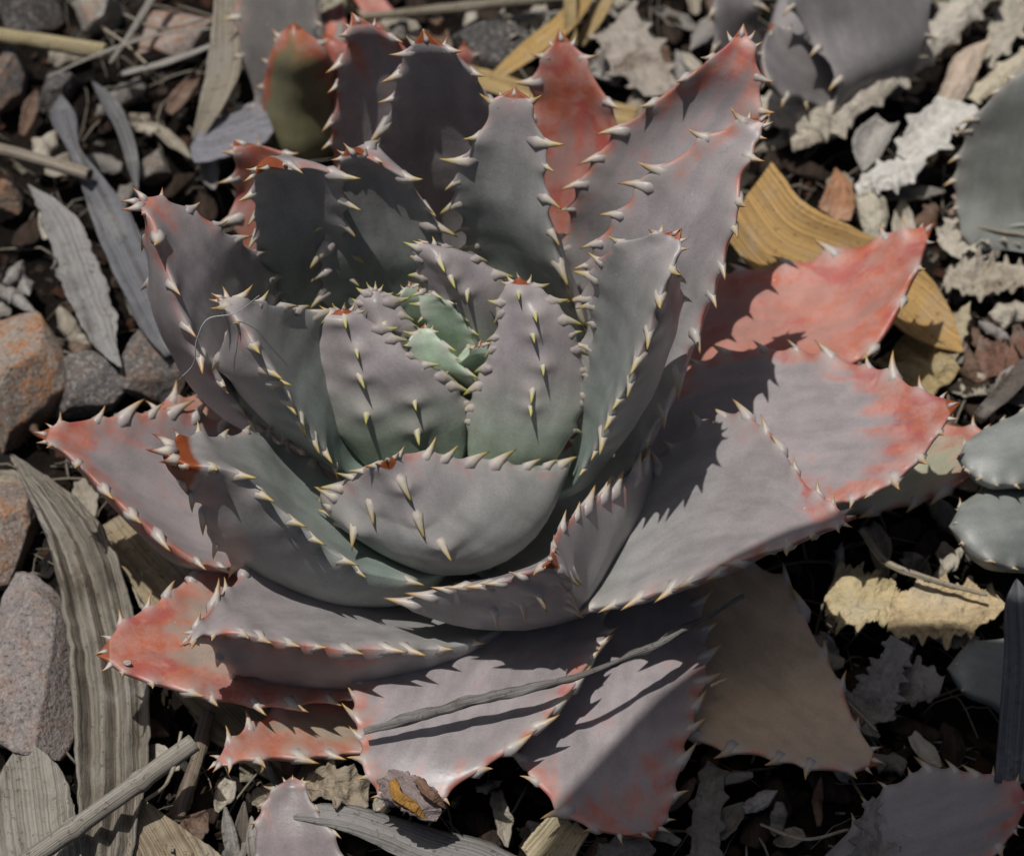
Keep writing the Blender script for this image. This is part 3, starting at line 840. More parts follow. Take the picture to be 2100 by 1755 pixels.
# left side
blade('dead_leaf', 'large pleated grey dead leaf with a hooked dark tip beside the orange stone', D,
      [(20,928,1.5),(52,1005,92,975,1.45),(98,1120,190,1062,1.3),(130,1270,262,1222,1.15),(148,1420,300,1382,1.0),(158,1580,304,1545,0.9),(170,1800,264,1800,0.8)], (0.26,0.235,0.195,0.5), curl=0.1, crump=0.16, rows=90, cols=31, fold=0.2, pleat=0.30, pn=1.5)
blade('dead_leaf', 'broad flat tan dead leaf lying under the red-tipped outer leaves', D,
      [(190,1090,300,1010,0.75),(290,1230,420,1130,0.65),(370,1440,560,1300,0.55),(470,1540,720,1430,0.5),(600,1620,820,1500,0.4)], (0.34,0.275,0.175,0.4), curl=0.05, crump=0.08, rows=60, cols=19)
stalk('straw_stalk', 'thick pale hollow straw stalk with a cut end and ringed joints', 'straw', [(20,1790,1.3),(140,1706,1.5),(398,1522,1.9)], 0.165, (0.40,0.37,0.315,0.25), nodes=(0.34, 0.70), rough=0.03, hollow=True, sides=14)
stalk('dry_stick', 'short brown-grey dry stick leaning under the cut straw stalk', 'stick', [(428,1460,0.8),(400,1570,0.6),(362,1685,0.4)], (0.12,0.14,0.13), (0.25,0.205,0.155,0.5), rough=0.12)
blade('dead_leaf', 'streaked pale dead leaf end below the pinkish white stone', D, [(48,1512,0.9),(0,1590,110,1560,0.9),(-20,1680,150,1645,0.85),(-10,1800,175,1795,0.8)], (0.31,0.29,0.25,0.4), crump=0.1)
blade('dead_leaf', 'tan dead leaf end sticking out beneath the straw stalk', D, [(285,1632,0.8),(272,1690,355,1682,0.8),(268,1740,420,1730,0.75),(265,1800,470,1780,0.7)], (0.33,0.27,0.185,0.4), crump=0.08)
stone('long pinkish white speckled stone beside the pleated dead leaf', 52, 1385, 0.5, (0.95, 2.0, 0.9), (0.34,0.30,0.285,0.22), rot=0.12)
stone('big orange speckled stone at the edge of the litter', 25, 775, 0.6, (1.0, 2.0, 1.1), (0.33,0.275,0.23,0.85), rot=0.25)
stone('brown speckled stone under the hooked dead leaf tip', 22, 1075, 0.4, (0.75, 1.25, 0.8), (0.29,0.235,0.20,0.6), rot=-0.1)
stone('dark grey pitted block of stone beside the orange stone', 185, 800, 0.5, (0.80, 0.75, 0.7), (0.155,0.145,0.14,0.08), rot=0.4)
stone('grey stone with a rusty face touching the leaning dead strap', 318, 755, 0.45, (0.72, 1.0, 0.65), (0.165,0.15,0.14,0.2), rot=-0.3)
blade('dead_leaf', 'torn pale grey dead leaf hanging over the dark block of stone', D, [(56,376,1.7),(80,430,130,425,1.65),(105,510,190,505,1.6),(130,590,215,585,1.5),(165,660,236,650,1.4),(195,710,240,700,1.3),(250,756,1.2)], (0.29,0.285,0.275,0.5), crump=0.12, ragged=0.12, rows=60, cols=17)
blade('dead_leaf', 'long bluish grey dead strap leaning toward the rosette', D, [(125,192,1.9),(104,240,153,235,1.9),(136,300,162,300,1.8),(165,372,198,350,1.7),(186,440,252,420,1.6),(216,520,297,500,1.45),(252,600,332,570,1.3),(290,680,372,640,1.15),(340,735,390,695,1.0)], (0.165,0.17,0.185,0.25), curl=0.35, crump=0.05, rows=70)
blade('dead_leaf', 'narrow dark dead strap beside the bluish grey one', D, [(188,165,1.1),(203,200,224,190,1.1),(240,270,266,260,1.1),(262,340,284,335,1.0),(282,398,0.9)], (0.145,0.145,0.15,0.2), curl=0.3)
stalk('straw_stalk', 'smooth tan straw stalk broken off above the torn dead leaf', 'straw', [(-60,292,1.7),(60,322,1.9),(184,359,2.0)], (0.13,0.13,0.145), (0.35,0.30,0.24,0.3), rough=0.04, hollow=True)
stalk('straw_stalk', 'thick yellowish straw stalk beside the white stone', 'straw', [(-20,70,1.2),(100,88,1.3),(216,108,1.3)], (0.17,0.18,0.20), (0.45,0.38,0.22,0.3), rough=0.04, hollow=True)
stalk('grass_blade', 'thin pale dry grass blade crossing the white stone', 'grass', [(96,158,1.4),(212,108,1.7),(330,70,1.7),(440,58,1.6)], (0.03,0.06,0.05,0.03), (0.34,0.32,0.28,0.2), flat=0.4)
stalk('grass_blade', 'flat bleached dry grass blade below the rusty stone', 'grass', [(250,152,1.1),(340,128,1.3),(440,92,1.4)], (0.08,0.11,0.08), (0.37,0.35,0.32,0.2), flat=0.35)
stalk('grass_blade', 'frayed dry grass blade against the rusty stone', 'grass', [(225,130,1.2),(260,80,1.5),(310,0,1.7),(340,-50,1.7)], (0.05,0.09,0.10), (0.33,0.31,0.28,0.2), flat=0.4)
blade('dead_leaf', 'curved tan dead blade standing beside the olive young aloe', D, [(445,-50,490,-50,2.6),(436,60,493,60,2.2),(428,130,495,142,1.8),(412,205,462,214,1.4),(394,288,416,283,0.9)], (0.33,0.295,0.235,0.25), curl=0.4, crump=0.03)
blade('dead_leaf', 'bluish pale scrap of dead leaf below the olive young aloe', D, [(390,300,0.9),(400,335,422,265,0.95),(470,326,482,240,1.0),(535,305,535,222,1.1),(562,268,1.1)], (0.26,0.26,0.295,0.2), curl=0.3, crump=0.05)
stone('small pale angular stone below the bluish scrap of leaf', 318, 345, 0.4, (0.38, 0.42, 0.45), (0.22,0.20,0.175,0.15))
stone('white stone with yellow lichen spots', 200, 22, 0.45, (0.60, 0.75, 0.6), (0.50,0.475,0.43,0.5))
stone('pale rusty-spotted stone beside the curved tan blade', 352, 78, 0.45, (1.05, 0.85, 0.6), (0.36,0.30,0.265,0.75), rot=0.3)
stone('dark blackish stone beside the white one', 55, 15, 0.4, (0.85, 0.75, 0.7), (0.10,0.095,0.095,0.05))
stone('dark grey stone with a reddish foot above the tan straw stalk', 22, 175, 0.4, (0.5, 1.1, 0.7), (0.12,0.11,0.105,0.35))
stone('round charcoal stone under the crossing grass blade', 115, 190, 0.3, (0.5, 0.55, 0.5), (0.095,0.09,0.088,0.0))
stone('small rusty stone left of the torn dead leaf', 18, 410, 0.4, (0.4, 0.5, 0.5), (0.26,0.19,0.14,0.7))
# top
stalk('dry_stick', 'straight grey dry stick lying behind the tallest leaves', 'stick', [(740,36,0.9),(940,16,1.1),(1180,-8,1.2)], (0.09,0.13,0.12), (0.32,0.28,0.215,0.3))
blade('dry_straw', 'broad yellow straw blade pointing down to the rosette', 'straw', [(1010,150,1030,160,1.0),(1080,85,1100,120,1.3),(1150,30,1175,60,1.5),(1200,-50,1235,-30,1.6)], STRAW, curl=0.35, crump=0.02)
blade('dry_straw', 'narrow upright yellow straw blade between two broader ones', 'straw', [(1158,95,1182,95,1.2),(1158,40,1182,40,1.6),(1156,-40,1182,-40,2.0)], (0.45,0.34,0.17,0.2), curl=0.3, crump=0.02)
blade('dry_straw', 'slanting yellow straw blade behind the narrow upright one', 'straw', [(1176,85,1196,95,0.9),(1205,40,1230,52,1.2),(1235,-20,1265,-10,1.4)], (0.42,0.31,0.15,0.2), curl=0.3, crump=0.02)
blade('dry_straw', 'tan straw blade crossing behind the red upright leaf', 'straw', [(930,130,925,170,1.4),(1010,150,1000,190,1.4),(1100,180,1090,220,1.4),(1200,200,1190,250,1.3),(1310,225,1300,265,1.2)], (0.46,0.33,0.15,0.25), curl=0.35, crump=0.02)
stone('dark slab of stone behind the straight grey stick', 1010, 85, 0.35, (1.2, 0.8, 0.55), (0.085,0.082,0.08,0.0))
blade('dead_leaf', 'crumpled dead leaf stained orange beside the red upright leaf', D, [(1215,60,1290,20,1.0),(1240,110,1330,70,1.1),(1270,160,1360,130,1.0),(1320,200,1390,190,0.9)], (0.42,0.37,0.32,0.9), crump=0.12, mat=M_CRUMP, rows=56, cols=21, teeth=4)
# top right
TZ = dict(mat=M_CRUMP, rows=84, cols=23)
blade('dead_leaf', 'long wrinkled pale dead aloe leaf running below the plain grey aloe', D, [(1705,268,1688,220,1.1),(1765,228,1735,180,1.3),(1835,178,1800,130,1.5),(1905,122,1868,76,1.6),(1995,40,1940,4,1.7),(2060,-40,1990,-70,1.7)], (0.58,0.53,0.45,0.4), curl=-0.75, crump=0.07, ragged=0.06, teeth=7, **TZ)
blade('dead_leaf', 'rolled pale dead aloe leaf under the grey aloe', D, [(1550,190,1560,245,1.0),(1620,190,1640,255,1.1),(1690,210,1700,268,1.1),(1745,236,1735,275,1.1)], (0.56,0.51,0.42,0.45), curl=-0.7, crump=0.06, teeth=3, **TZ)
blade('dead_leaf', 'short wrinkled dead stub under the rolled dead leaf', D, [(1625,305,1618,268,0.8),(1680,288,1668,245,0.9),(1742,262,1722,222,1.0)], (0.55,0.49,0.39,0.45), curl=-0.7, crump=0.06, **TZ)
blade('dead_leaf', 'grey curled dead scrap in the hollow beside the wrinkled leaves', D, [(1770,352,0.9),(1752,312,1800,332,1.0),(1764,272,1822,292,1.1),(1800,242,1842,256,1.2)], (0.42,0.40,0.37,0.4), curl=0.8, crump=0.05, **TZ)
blade('dead_leaf', 'bleached dead leaf ending in a star-shaped toothed tip', D, [(1840,320,1880,335,1.2),(1865,265,1942,302,1.4),(1910,226,1955,272,1.5),(1962,212,1968,268,1.6),(2024,246,1.7)], (0.66,0.64,0.59,0.2), curl=0.4, crump=0.04, teeth=4, **TZ)
blade('dead_leaf', 'white toothed dead leaf above the small orange leaf', D, [(1752,378,1758,398,1.0),(1790,338,1802,388,1.2),(1850,322,1862,372,1.3),(1902,334,1.3)], (0.70,0.68,0.63,0.15), curl=-0.5, crump=0.05, teeth=4, **TZ)
blade('dead_leaf', 'cream wrinkled dead leaf folded below the white toothed one', D, [(1755,392,1816,402,1.0),(1764,440,1822,442,0.9),(1772,490,1806,490,0.7)], (0.60,0.55,0.44,0.35), curl=-0.6, crump=0.07, **TZ)
blade('dead_leaf', 'small orange withered leaf tip beside the tan sheath', D, [(1680,430,1742,460,0.8),(1694,396,1752,412,0.9),(1705,370,1746,382,1.0),(1714,344,1.1)], (0.43,0.23,0.13,0.5), curl=0.4, crump=0.06, **TZ)
blade('dead_leaf', 'large smooth tan dead sheath tucked under the orange leaf', D, [(1470,470,1578,342,2.3),(1540,560,1650,430,2.05),(1640,600,1742,476,1.75),(1740,625,1832,520,1.45),(1822,665,1902,576,1.2),(1882,704,1946,642,1.0),(1978,724,0.8)], (0.50,0.315,0.12,0.2), curl=0.3, crump=0.02, rows=70, cols=21, ragged=0.01)
blade('dead_leaf', 'yellow-brown dead leaf lying below the tan sheath', D, [(1790,750,1850,700,0.6),(1860,795,1932,720,0.7),(1905,825,1968,762,0.7)], (0.43,0.33,0.16,0.9), crump=0.12, **TZ)
blade('dead_leaf', 'tan toothed dead strip beside the pointed end of the sheath', D, [(1938,740,1950,755,0.7),(1948,690,1972,705,0.8),(1955,650,1985,665,0.9),(1990,618,1.0)], (0.46,0.40,0.27,0.5), crump=0.08, teeth=4, **TZ)
blade('dead_leaf', 'pink toothed dead tip in front of the pale grey-green aloe', D, [(1955,450,2000,455,0.8),(1963,405,2012,408,1.0),(1985,370,2016,376,1.2),(2007,330,1.4)], (0.56,0.40,0.34,0.2), crump=0.03, teeth=4, **TZ)
blade('dead_leaf', 'tan-pink dead leaf stub beside the star-tipped one', D, [(1916,215,1960,228,1.0),(1934,168,1988,182,1.2),(1960,108,2012,132,1.3),(2034,76,1.4)], (0.58,0.47,0.37,0.3), curl=-0.5, crump=0.03, **TZ)
blade('dead_leaf', 'cream rolled dead leaf above the pale grey-green aloe', D, [(1980,200,2002,212,1.0),(2020,152,2042,184,1.1),(2080,108,2102,150,1.2),(2125,86,2135,122,1.2)], (0.60,0.54,0.40,0.3), curl=-0.7, crump=0.04, teeth=3, **TZ)
blade('dead_leaf', 'grey-brown crumpled dead leaf above the cream rolled one', D, [(2010,120,2030,140,0.8),(2040,40,2090,80,0.9),(2070,-20,2130,10,1.0)], (0.46,0.42,0.34,0.5), crump=0.12, teeth=4, **TZ)
blade('dead_leaf', 'crumpled bone-coloured dead leaf above the tip of the orange leaf', D, [(1925,500,1960,530,0.7),(1960,450,2020,500,0.8),(2030,440,2080,500,0.8),(2110,450,2120,490,0.8)], (0.56,0.51,0.42,0.45), crump=0.16, teeth=6, **TZ)
blade('dead_leaf', 'shredded grey dead leaf below the crumpled bone-coloured one', D, [(1930,600,1945,560,0.6),(1990,610,2000,540,0.7),(2060,600,2060,540,0.7),(2120,590,2120,550,0.7)], (0.44,0.39,0.31,0.5), crump=0.16, teeth=6, **TZ)
blade('dead_leaf', 'reddish brown crumpled dead leaf in the mulch above the cream stub', D, [(1985,760,2005,710,0.5),(2040,770,2050,700,0.6),(2110,740,2110,690,0.6)], (0.22,0.12,0.085,0.6), crump=0.2, teeth=3, **TZ)
blade('dead_leaf', 'dark twisted dead leaf between the mulch and the plump pale aloe', D, [(2000,850,2020,860,0.7),(2050,790,2080,810,0.9),(2110,730,2140,760,1.1)], (0.15,0.13,0.115,0.4), curl=0.5, crump=0.06, **TZ)
# right, middle and bottom
blade('dead_leaf', 'sunlit yellow scrap of dead leaf beside the cream orange-edged leaf', D, [(1690,1232,1718,1165,0.9),(1732,1280,1782,1180,0.95),(1800,1275,1832,1200,0.95),(1838,1268,1845,1215,0.9)], (0.60,0.49,0.28,0.5), curl=0.1, crump=0.04, teeth=4, ragged=0.1, **TZ)
blade('dead_leaf', 'sunlit ochre dead leaf with brown stains below the plump pale aloe', D, [(1818,1300,1830,1230,0.9),(1880,1308,1892,1200,1.0),(1960,1306,1972,1204,1.05),(2022,1278,2032,1214,1.0),(2066,1240,1.0)], (0.60,0.47,0.28,0.8), curl=0.1, crump=0.04, teeth=5, ragged=0.1, **TZ)
stalk('dry_stick', 'thin pale twig lying across the sunlit ochre leaf', 'stick', [(1766,1085,1.6),(1815,1150,1.4),(1900,1185,1.4),(2025,1220,1.35)], (0.07,0.07,0.055,0.03), (0.42,0.36,0.27,0.5), rough=0.12)
blade('dead_leaf', 'grey ragged toothed dead leaf beside the cream orange-edged leaf', D, [(1715,1475,1785,1510,0.6),(1752,1420,1835,1445,0.75),(1792,1362,1850,1385,0.9),(1832,1306,1872,1330,1.0)], (0.30,0.285,0.265,0.3), crump=0.14, teeth=5, ragged=0.12, **TZ)
blade('dead_leaf', 'grey crinkled dead leaf fragment touching the ragged toothed one', D, [(1800,1440,1812,1396,0.6),(1862,1440,1880,1376,0.7),(1925,1425,1935,1396,0.7)], (0.26,0.24,0.215,0.4), crump=0.16, teeth=4, **TZ)
blade('dead_leaf', 'small brown dead leaf bud beside the edge of the cream leaf', D, [(1700,1440,1715,1470,0.6),(1740,1440,1755,1490,0.7),(1780,1470,0.7)], (0.30,0.23,0.17,0.5), crump=0.05, curl=0.5, **TZ)
blade('strap_leaf', 'dark bluish upright strap blade beside the sunlit ochre leaf', 'leaf', [(2086,1185,2.2),(2066,1228,2112,1228,2.2),(2060,1350,2130,1350,2.0),(2050,1480,2122,1480,1.8),(2040,1605,2112,1605,1.5)], DKB, curl=0.5, crump=0.01, ragged=0.0)
blade('dead_leaf', 'dim grey toothed dead leaf with a broken end near the dull red leaf', D, [(1730,1790,1830,1800,0.6),(1760,1720,1845,1735,0.7),(1772,1670,1840,1690,0.75),(1790,1640,1858,1668,0.8)], (0.28,0.26,0.235,0.3), crump=0.12, teeth=4, **TZ)
blade('dead_leaf', 'long dim toothed dead leaf under the cream orange-edged leaf', D, [(1450,1560,1490,1580,0.5),(1425,1640,1478,1650,0.5),(1420,1720,1475,1735,0.5),(1405,1800,1470,1810,0.4)], (0.22,0.205,0.185,0.3), crump=0.08, teeth=4, **TZ)
blade('dead_leaf', 'long smooth grey dead blade along the foot of the rosette', D, [(560,1648,566,1672,1.0),(680,1643,680,1694,1.1),(780,1660,770,1728,1.05),(880,1690,860,1775,1.0),(1000,1718,960,1810,0.9),(1100,1775,1060,1850,0.8)], (0.26,0.25,0.24,0.2), curl=-0.25, crump=0.04, rows=60)
blade('dead_leaf', 'crumpled tan dead leaf mass beside the withered brown leaf tip', D, [(580,1640,600,1600,0.8),(650,1655,660,1585,0.9),(710,1660,715,1590,0.9),(755,1650,758,1610,0.8)], (0.36,0.30,0.22,0.7), crump=0.26, teeth=4, **TZ)
blade('dry_straw', 'cream split straw piece under the leaf beside the long grey blade', 'straw', [(1070,1740,1108,1785,0.7),(1112,1690,1152,1735,0.8),(1152,1658,1176,1692,0.8)], (0.49,0.42,0.275,0.3), curl=0.4, crump=0.02)
blade('dry_straw', 'second cream straw piece lying against the split one', 'straw', [(1110,1800,1160,1810,0.9),(1150,1722,1184,1745,0.9),(1182,1684,1208,1706,0.9)], (0.46,0.39,0.25,0.3), curl=0.4, crump=0.02)
for k_, (x, y, a_) in enumerate([(470,1700,0.3),(498,1690,-0.1),(520,1720,0.15)]):
    blade('dead_leaf', ['pale dead sliver standing beside the cut straw stalk', 'brown-grey dead sliver between two paler slivers', 'bleached dead sliver beside the pinkish offset'][k_], D,
          [(x - 14 + 30*a_, y + 50, x + 14 + 30*a_, y + 52, 0.4), (x - 14, y, x + 12, y, 0.8), (x - 30*a_, y - 48, 1.1)], [(0.42,0.40,0.36,0.3), (0.25,0.22,0.18,0.3), (0.46,0.43,0.38,0.3)][k_], curl=0.4, crump=0.03, rows=24)
blade('dead_leaf', 'small grey toothed dead tip under the lowest leaf of the rosette', D, [(1215,1760,1225,1800,0.5),(1260,1715,1280,1790,0.6),(1315,1712,1322,1770,0.7),(1345,1740,0.7)], (0.27,0.25,0.225,0.3), crump=0.08, teeth=3, **TZ)
stalk('twig', 'thin weathered grey twig lying across the flat front leaf', 'twig', [(746,1499,2.5),(960,1440,2.72),(1185,1386,2.72),(1330,1328,2.45),(1525,1222,2.3)], (0.05,0.10,0.095,0.075,0.055,0.05,0.085,0.045,0.03), (0.24,0.23,0.22,0.4), rough=0.30, seg=150, sides=10)
stalk('hair_fibre', 'fine white hair fibre caught on the spines of the left leaf', 'fibre', [(368,778,6.6),(398,742,7.2),(404,695,7.7),(425,655,8.05),(482,642,8.1),(532,606,8.2)], 0.010, (0.6,0.6,0.6,0.0), rough=0.0, sides=5, seg=60)

for k_, (lb, pts, r_) in enumerate([
        ('hair-thin tan stem lying over the shredded grey dead leaf', [(1990,462,1.1),(2050,474,1.1),(2130,486,1.1)], 0.035),
        ('hair-thin bleached stem beside the thick yellowish straw', [(215,60,1.3),(262,95,1.5),(300,132,1.3)], 0.035),
        ('hair-thin bleached stem across the pale rusty-spotted stone', [(255,30,1.5),(330,60,1.6),(420,40,1.5)], 0.03),
        ('hair-thin grey stem in the hollow below the olive young aloe', [(560,210,0.9),(620,188,1.2),(690,195,1.2)], 0.03),
        ('hair-thin brown stem leaning on the cut straw stalk', [(300,1640,1.0),(345,1600,1.7),(372,1500,1.9)], 0.035),
        ('hair-thin pale stem crossing the brown leaf bud', [(1690,1400,0.9),(1740,1440,1.0),(1800,1500,0.9)], 0.03),
        ('hair-thin pale stem beside the dim grey toothed leaf', [(1560,1690,0.6),(1650,1720,0.8),(1740,1700,0.7)], 0.03)]):
    stalk('dry_twig', lb, 'twig', pts, r_, (0.40, 0.35, 0.27, 0.3), rough=0.15, sides=6, seg=30)

# ------------------------------------------------------------------ loose mulch
def box_chip(rnd, c, size, tilt):
    m = Matrix.Rotation(rnd.uniform(0, 6.28), 3, 'Z') @ Matrix.Rotation(rnd.gauss(0, tilt), 3, 'X') @ Matrix.Rotation(rnd.gauss(0, tilt), 3, 'Y')
    out = []
    for sx in (-1, 1):
        for sy in (-1, 1):
            for sz in (-1, 1):
                v = Vector((sx * size[0] * rnd.uniform(0.55, 1), sy * size[1] * rnd.uniform(0.55, 1), sz * size[2] * rnd.uniform(0.6, 1)))
                out.append(np.array(m @ v) + c)
    return out
CF = [(0,1,3,2),(4,6,7,5),(0,4,5,1),(2,3,7,6),(0,2,6,4),(1,5,7,3)]
def mulch():
    rnd = random.Random(11)
    V, F, col = [], [], []
    pal = [(0.030,0.022,0.016),(0.055,0.036,0.025),(0.085,0.055,0.036),(0.050,0.048,0.046),(0.11,0.10,0.09),(0.10,0.045,0.028)]
    for k in range(14000):
        x, y = rnd.gauss(0, 15), rnd.gauss(5, 15)
        s_ = 10 ** rnd.uniform(-1.2, -0.5)
        c = np.array([x, y, soil_height(x, y) - 0.15 + s_ * 0.25])
        b0 = len(V)
        V += box_chip(rnd, c, (s_, s_ * rnd.uniform(0.3, 0.9), s_ * rnd.uniform(0.15, 0.5)), 0.5)
        F += [tuple(b0 + i for i in f) for f in CF]
        p = np.array(rnd.choice(pal)) * rnd.uniform(0.4, 0.95)
        if rnd.random() < 0.05: p = np.array((0.30, 0.26, 0.20)) * rnd.uniform(0.6, 1.2)
        col += [p] * 8
    o = link_mesh('mulch_crumbs', V, F, M_CHIP, origin=(0, 0, 0), smooth=False, attrs={'tint': np.array(col)})
    tag(o, 'dark crumbs of bark and soil between the dead leaves', 'mulch', kind='stuff')
mulch()

rnd = random.Random(5)
chips = [stone('dark brown bark chip lying loose in the mulch', *p, name='bark_chip', cat='bark chip', group='bark chips in the mulch', sub=2, planes=12, bump=0.12, radii=(0.50, 0.26, 0.16), z=0.15, color=(0.055, 0.038, 0.029, 0.0), rot=p[0] * 0.7, mat=M_BARK)
         for p in [(230,250),(330,210),(365,380),(250,420),(60,480),(420,420),(330,470),(600,300),(1380,60),(1420,110),(1590,330),(1660,350),(1840,430),(1890,360),(1780,650),(1830,870),(1990,640),(2060,660),(1920,820),(2000,830),
                   (1850,1100),(1900,1130),(1760,1400),(1880,1500),(1950,1520),(1700,1620),(1600,1640),(1550,1700),(330,1500),(420,1640),(380,1720),(960,1740),(1000,1700),(700,1740),(450,100),(1000,30),(860,20),(1450,200)]]

# ------------------------------------------------------------------ broad-leaved plant added out of view; one leaf is shaped to shade the ground
def shade_caster():
    base = np.array([46.0, -14.0, 0.0])
    root = empty('shade_caster_plant', base)
    tag(root, 'unseen broad-leaved plant added to shade the ground beside the small aloes', 'succulent')
    k = NT('shade_caster_leaf')
    nz = k.noise(k.vec(), 40.0, 4.0)
    k.l(k.mix(nz, (0.10, 0.14, 0.10), (0.17, 0.21, 0.16)), k.b.inputs['Base Color'])
    k.b.inputs['Roughness'].default_value = 0.5
    def lift(px, py, z0, h):
        p = at(px, py, z0); return p + SUN * ((h - p[2]) / SUN[2])
    # the margin that draws the edge of the shade
    edge = [lift(1020, 1800, 1.4, 31.0), lift(1160, 1622, 1.4, 31.0), lift(1430, 1362, 1.4, 31.0), lift(1720, 1318, 1.0, 31.0), lift(2120, 1305, 1.0, 31.0), np.array([26.0, -6.5, 28.0]), base + np.array([-2, 4, 4])]
    other = [edge[0], lift(1300, 1950, 1.4, 30.5), lift(1600, 2150, 1.0, 30.2), lift(1900, 2250, 1.0, 30.2), lift(2200, 2200, 1.0, 30.0), np.array([27.0, -18.0, 27.5]), base + np.array([-2, -5, 4])]
    def leaf(A, B):
        A, B = np.array(A)[::-1], np.array(B)[::-1]
        q = np.linspace(0, 1, 50)
        ts = np.linspace(0, 1, len(A))
        a, b = hermite(A, ts, q), hermite(B, ts, q)
        V, F = [], []
        u = np.linspace(-1, 1, 11)
        for i in range(50):
            c, hv = 0.5 * (a[i] + b[i]), 0.5 * (b[i] - a[i])
            for uu in u: V.append(c + hv * uu + np.array([0, 0, -1]) * np.linalg.norm(hv) * 0.12 * (1 - uu * uu))
        n = len(V)
        th = [0.12 + 1.6 * (1 - uu * uu) for uu in u]
        for i in range(50):
            for j in range(11): V.append(V[i * 11 + j] - np.array([0, 0, th[j] * (1 - q[i] * 0.75)]))
        for i in range(49):
            for j in range(10):
                p = i * 11 + j
                F.append((p, p + 1, p + 12, p + 11)); F.append((n + p, n + p + 11, n + p + 12, n + p + 1))
            p = i * 11; F.append((p, p + 11, n + p + 11, n + p)); p += 10; F.append((p + 11, p, n + p, n + p + 11))
        for j in range(10):
            F.append((j + 1, j, n + j, n + j + 1)); p = 49 * 11 + j; F.append((p, p + 1, n + p + 1, n + p))
        link_mesh('leaf', V, F, k.m, root, origin=base)
    leaf(edge, other)
    for az in (-70, -25, 20, 60, 110, 250):
        d = np.array([math.cos(math.radians(az)), math.sin(math.radians(az)), 0]); s_ = np.array([-d[1], d[0], 0])
        pr = [(2, 3, 4.5), (12, 18, 6.5), (22, 30, 7), (32, 38, 4), (38, 42, 0.1)]
        A = [base + d * r + s_ * w + np.array([0, 0, z]) for r, z, w in pr]
        B = [base + d * r - s_ * w + np.array([0, 0, z]) for r, z, w in pr]
        leaf(A[::-1], B[::-1])
shade_caster()

# small crumpled scraps of dead leaf filling the gaps of the litter
rs = random.Random(23)
SPOTS = [(150,110),(240,200),(300,260),(380,190),(430,340),(350,290),(210,330),(90,300),(60,230),(30,560),(150,680),(280,600),(240,900),(60,860),
         (1230,150),(1300,230),(1380,40),(1430,150),(1340,110),(1450,60),(1590,290),(1880,400),(1850,460),(1900,440),
         (2010,520),(2060,560),(1960,580),(2070,640),(1990,680),(2040,680),(1910,650),(2080,820),(1990,800),(1930,870),(2060,780),(1880,780),(1810,830),(1860,860),(2090,700),
         (1720,1150),(1800,1130),(1880,1160),(1950,1150),(1900,1290),(1700,1330),(1960,1310),(1830,1560),(1900,1540),(1680,1640),(1560,1640),(1620,1720),(1500,1680),
         (330,1560),(400,1700),(330,1720),(550,1640),(480,1760),(940,1760),(1230,1760),(640,1690),(820,60),(1100,30),(970,60),(900,100)]
TONES = [(0.36,0.32,0.255,0.4),(0.24,0.225,0.20,0.4),(0.50,0.455,0.37,0.35),(0.19,0.125,0.09,0.5),(0.34,0.32,0.30,0.3)]
for _ in range(70):
    a_ = rs.uniform(0, 6.28); r_ = rs.uniform(0.78, 1.02)
    SPOTS.append((1050 + 1080 * r_ * math.cos(a_), 860 + 930 * r_ * math.sin(a_)))
for _ in range(60):
    a_ = rs.uniform(0, 6.28); r_ = rs.uniform(1.0, 1.9)
    SPOTS.append((1050 + 1250 * r_ * math.cos(a_), 820 + 1060 * r_ * math.sin(a_)))
for k_, (x, y) in enumerate(SPOTS):
    a_ = rs.uniform(0, 6.28); ln = rs.uniform(28, 62); wd = rs.uniform(10, 24); z = rs.uniform(0.25, 0.6)
    ca, sa = math.cos(a_), math.sin(a_)
    st = []
    for f_, w_ in ((-1, 0.5), (-0.35, 1.0), (0.35, 0.9)):
        cx, cy = x + ca * ln * f_, y + sa * ln * f_
        st.append((cx - sa * wd * w_, cy + ca * wd * w_, cx + sa * wd * w_, cy - ca * wd * w_, z + rs.uniform(-0.1, 0.25)))
    st.append((x + ca * ln, y + sa * ln, z + rs.uniform(-0.1, 0.3)))
    shade = k_ % 5
    blade('leaf_scrap', ['small tan-grey crumpled scrap of dead leaf in the mulch', 'small dull grey crumpled scrap of dead leaf in the mulch', 'small cream crumpled scrap of dead leaf in the mulch',
          'small dark brown crumpled scrap of dead leaf in the mulch', 'small ash-coloured crumpled scrap of dead leaf in the mulch'][shade], 'leaf scrap', st, TONES[shade], curl=rs.choice([-0.9, -0.6, 0.6, 0.95]), crump=0.12,
          rows=24, cols=9, mat=M_CRUMP, teeth=rs.choice([0, 0, 0, 2]), ragged=0.07, group=['tan-grey', 'dull grey', 'cream', 'dark brown', 'ash-coloured'][shade] + ' leaf scraps in the mulch')

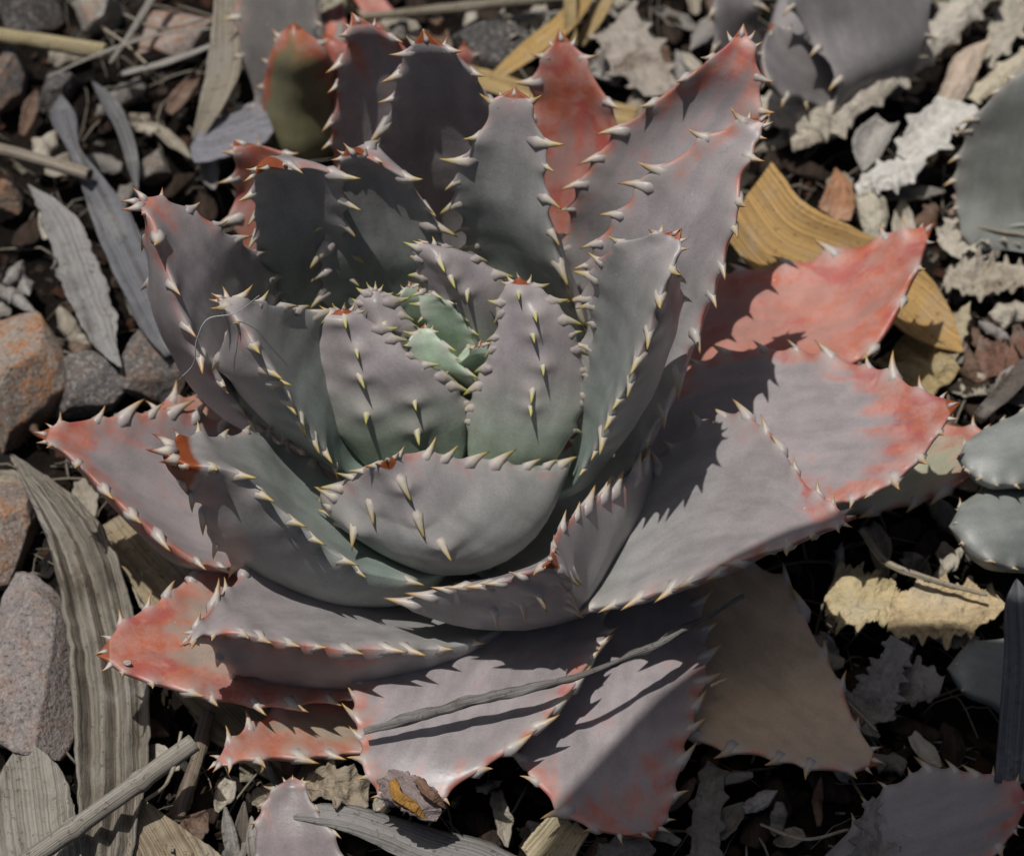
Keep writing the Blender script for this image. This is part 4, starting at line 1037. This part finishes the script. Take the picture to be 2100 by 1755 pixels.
# fine dry fibres and rootlets tangled over the mulch
def fibres():
    rf = random.Random(77)
    V, F, fl = [], [], []
    for _ in range(2600):
        p = np.array([rf.gauss(0, 13), rf.gauss(4, 13), 0.0])
        a_ = rf.uniform(0, 6.28); ln = rf.uniform(0.5, 2.2); r_ = rf.choice([0.012, 0.018, 0.03]); bend = rf.uniform(-1.0, 1.0)
        z0 = soil_height(p[0], p[1]) - 0.05; b0 = len(V)
        for k in range(6):
            d = np.array([math.cos(a_), math.sin(a_), 0]); sd_ = np.array([-d[1], d[0], 0])
            q = p + np.array([0, 0, z0 + 0.28 * math.sin(math.pi * k / 5) * rf.uniform(0.5, 1.2)])
            for w_, h_ in ((-1, 0), (1, 0), (0, 1.2)): V.append(q + sd_ * w_ * r_ + np.array([0, 0, h_ * r_])); fl.append((w_ * 0.1, k * ln / 5, 0))
            p = p + d * ln / 5; a_ += bend * 0.25
        for k in range(5):
            for m_ in range(3): F.append((b0+k*3+m_, b0+k*3+(m_+1) % 3, b0+k*3+3+(m_+1) % 3, b0+k*3+3+m_))
        F.append((b0, b0 + 2, b0 + 1)); F.append((b0 + 15, b0 + 16, b0 + 17))
    o = link_mesh('dry_fibres', V, F, M_DRY, origin=(0, 0, 0), attrs={'flow': np.array(fl)})
    o.color = (0.30, 0.265, 0.21, 0.3)
    tag(o, 'fine dry fibres and rootlets tangled over the dark mulch', 'fibres', kind='stuff')
fibres()

# a grain of grit lying on the red leaf
def grit():
    rg_ = random.Random(3)
    for k_, (x, y, z, r_) in enumerate([(262,1358,2.92,0.07)]):
        o = stone('pale grain of grit lying on the red outer leaf', x, y, z, (r_, r_ * 0.8, r_ * 0.7), (0.55, 0.52, 0.47, 0.1), rot=k_, name='grit_grain', cat='grit', sub=2, planes=6)
grit()
# withered end of the flat front leaf: a part of that leaf
for (st, colr, cr) in (([(775,1600,800,1580,2.15),(788,1630,850,1595,2.2),(820,1655,890,1622,2.15),(865,1676,905,1655,2.0),(895,1684,1.85)], (0.30,0.24,0.23,0.6), 0.09),
                       ([(800,1600,812,1595,2.35),(808,1635,824,1626,2.4),(840,1658,852,1646,2.25),(880,1684,1.9)], (0.45,0.24,0.06,0.6), 0.04),
                       ([(850,1600,860,1594,2.35),(868,1625,882,1616,2.35),(895,1645,906,1637,2.2),(915,1658,2.0)], (0.22,0.13,0.09,0.6), 0.05)):
    wt = blade('withered_tip', 'x', None, st, colr, crump=cr, curl=0.5, mat=M_CRUMP, rows=36, cols=15, ragged=0.2)
    wt['label'] = 'dry curled brown end of the leaf'
    wt.parent = FLAT
    wt.location = wt.location - Vector(np.array(FLAT['_o']))

for o in bpy.data.objects:
    if '_o' in o: del o['_o']
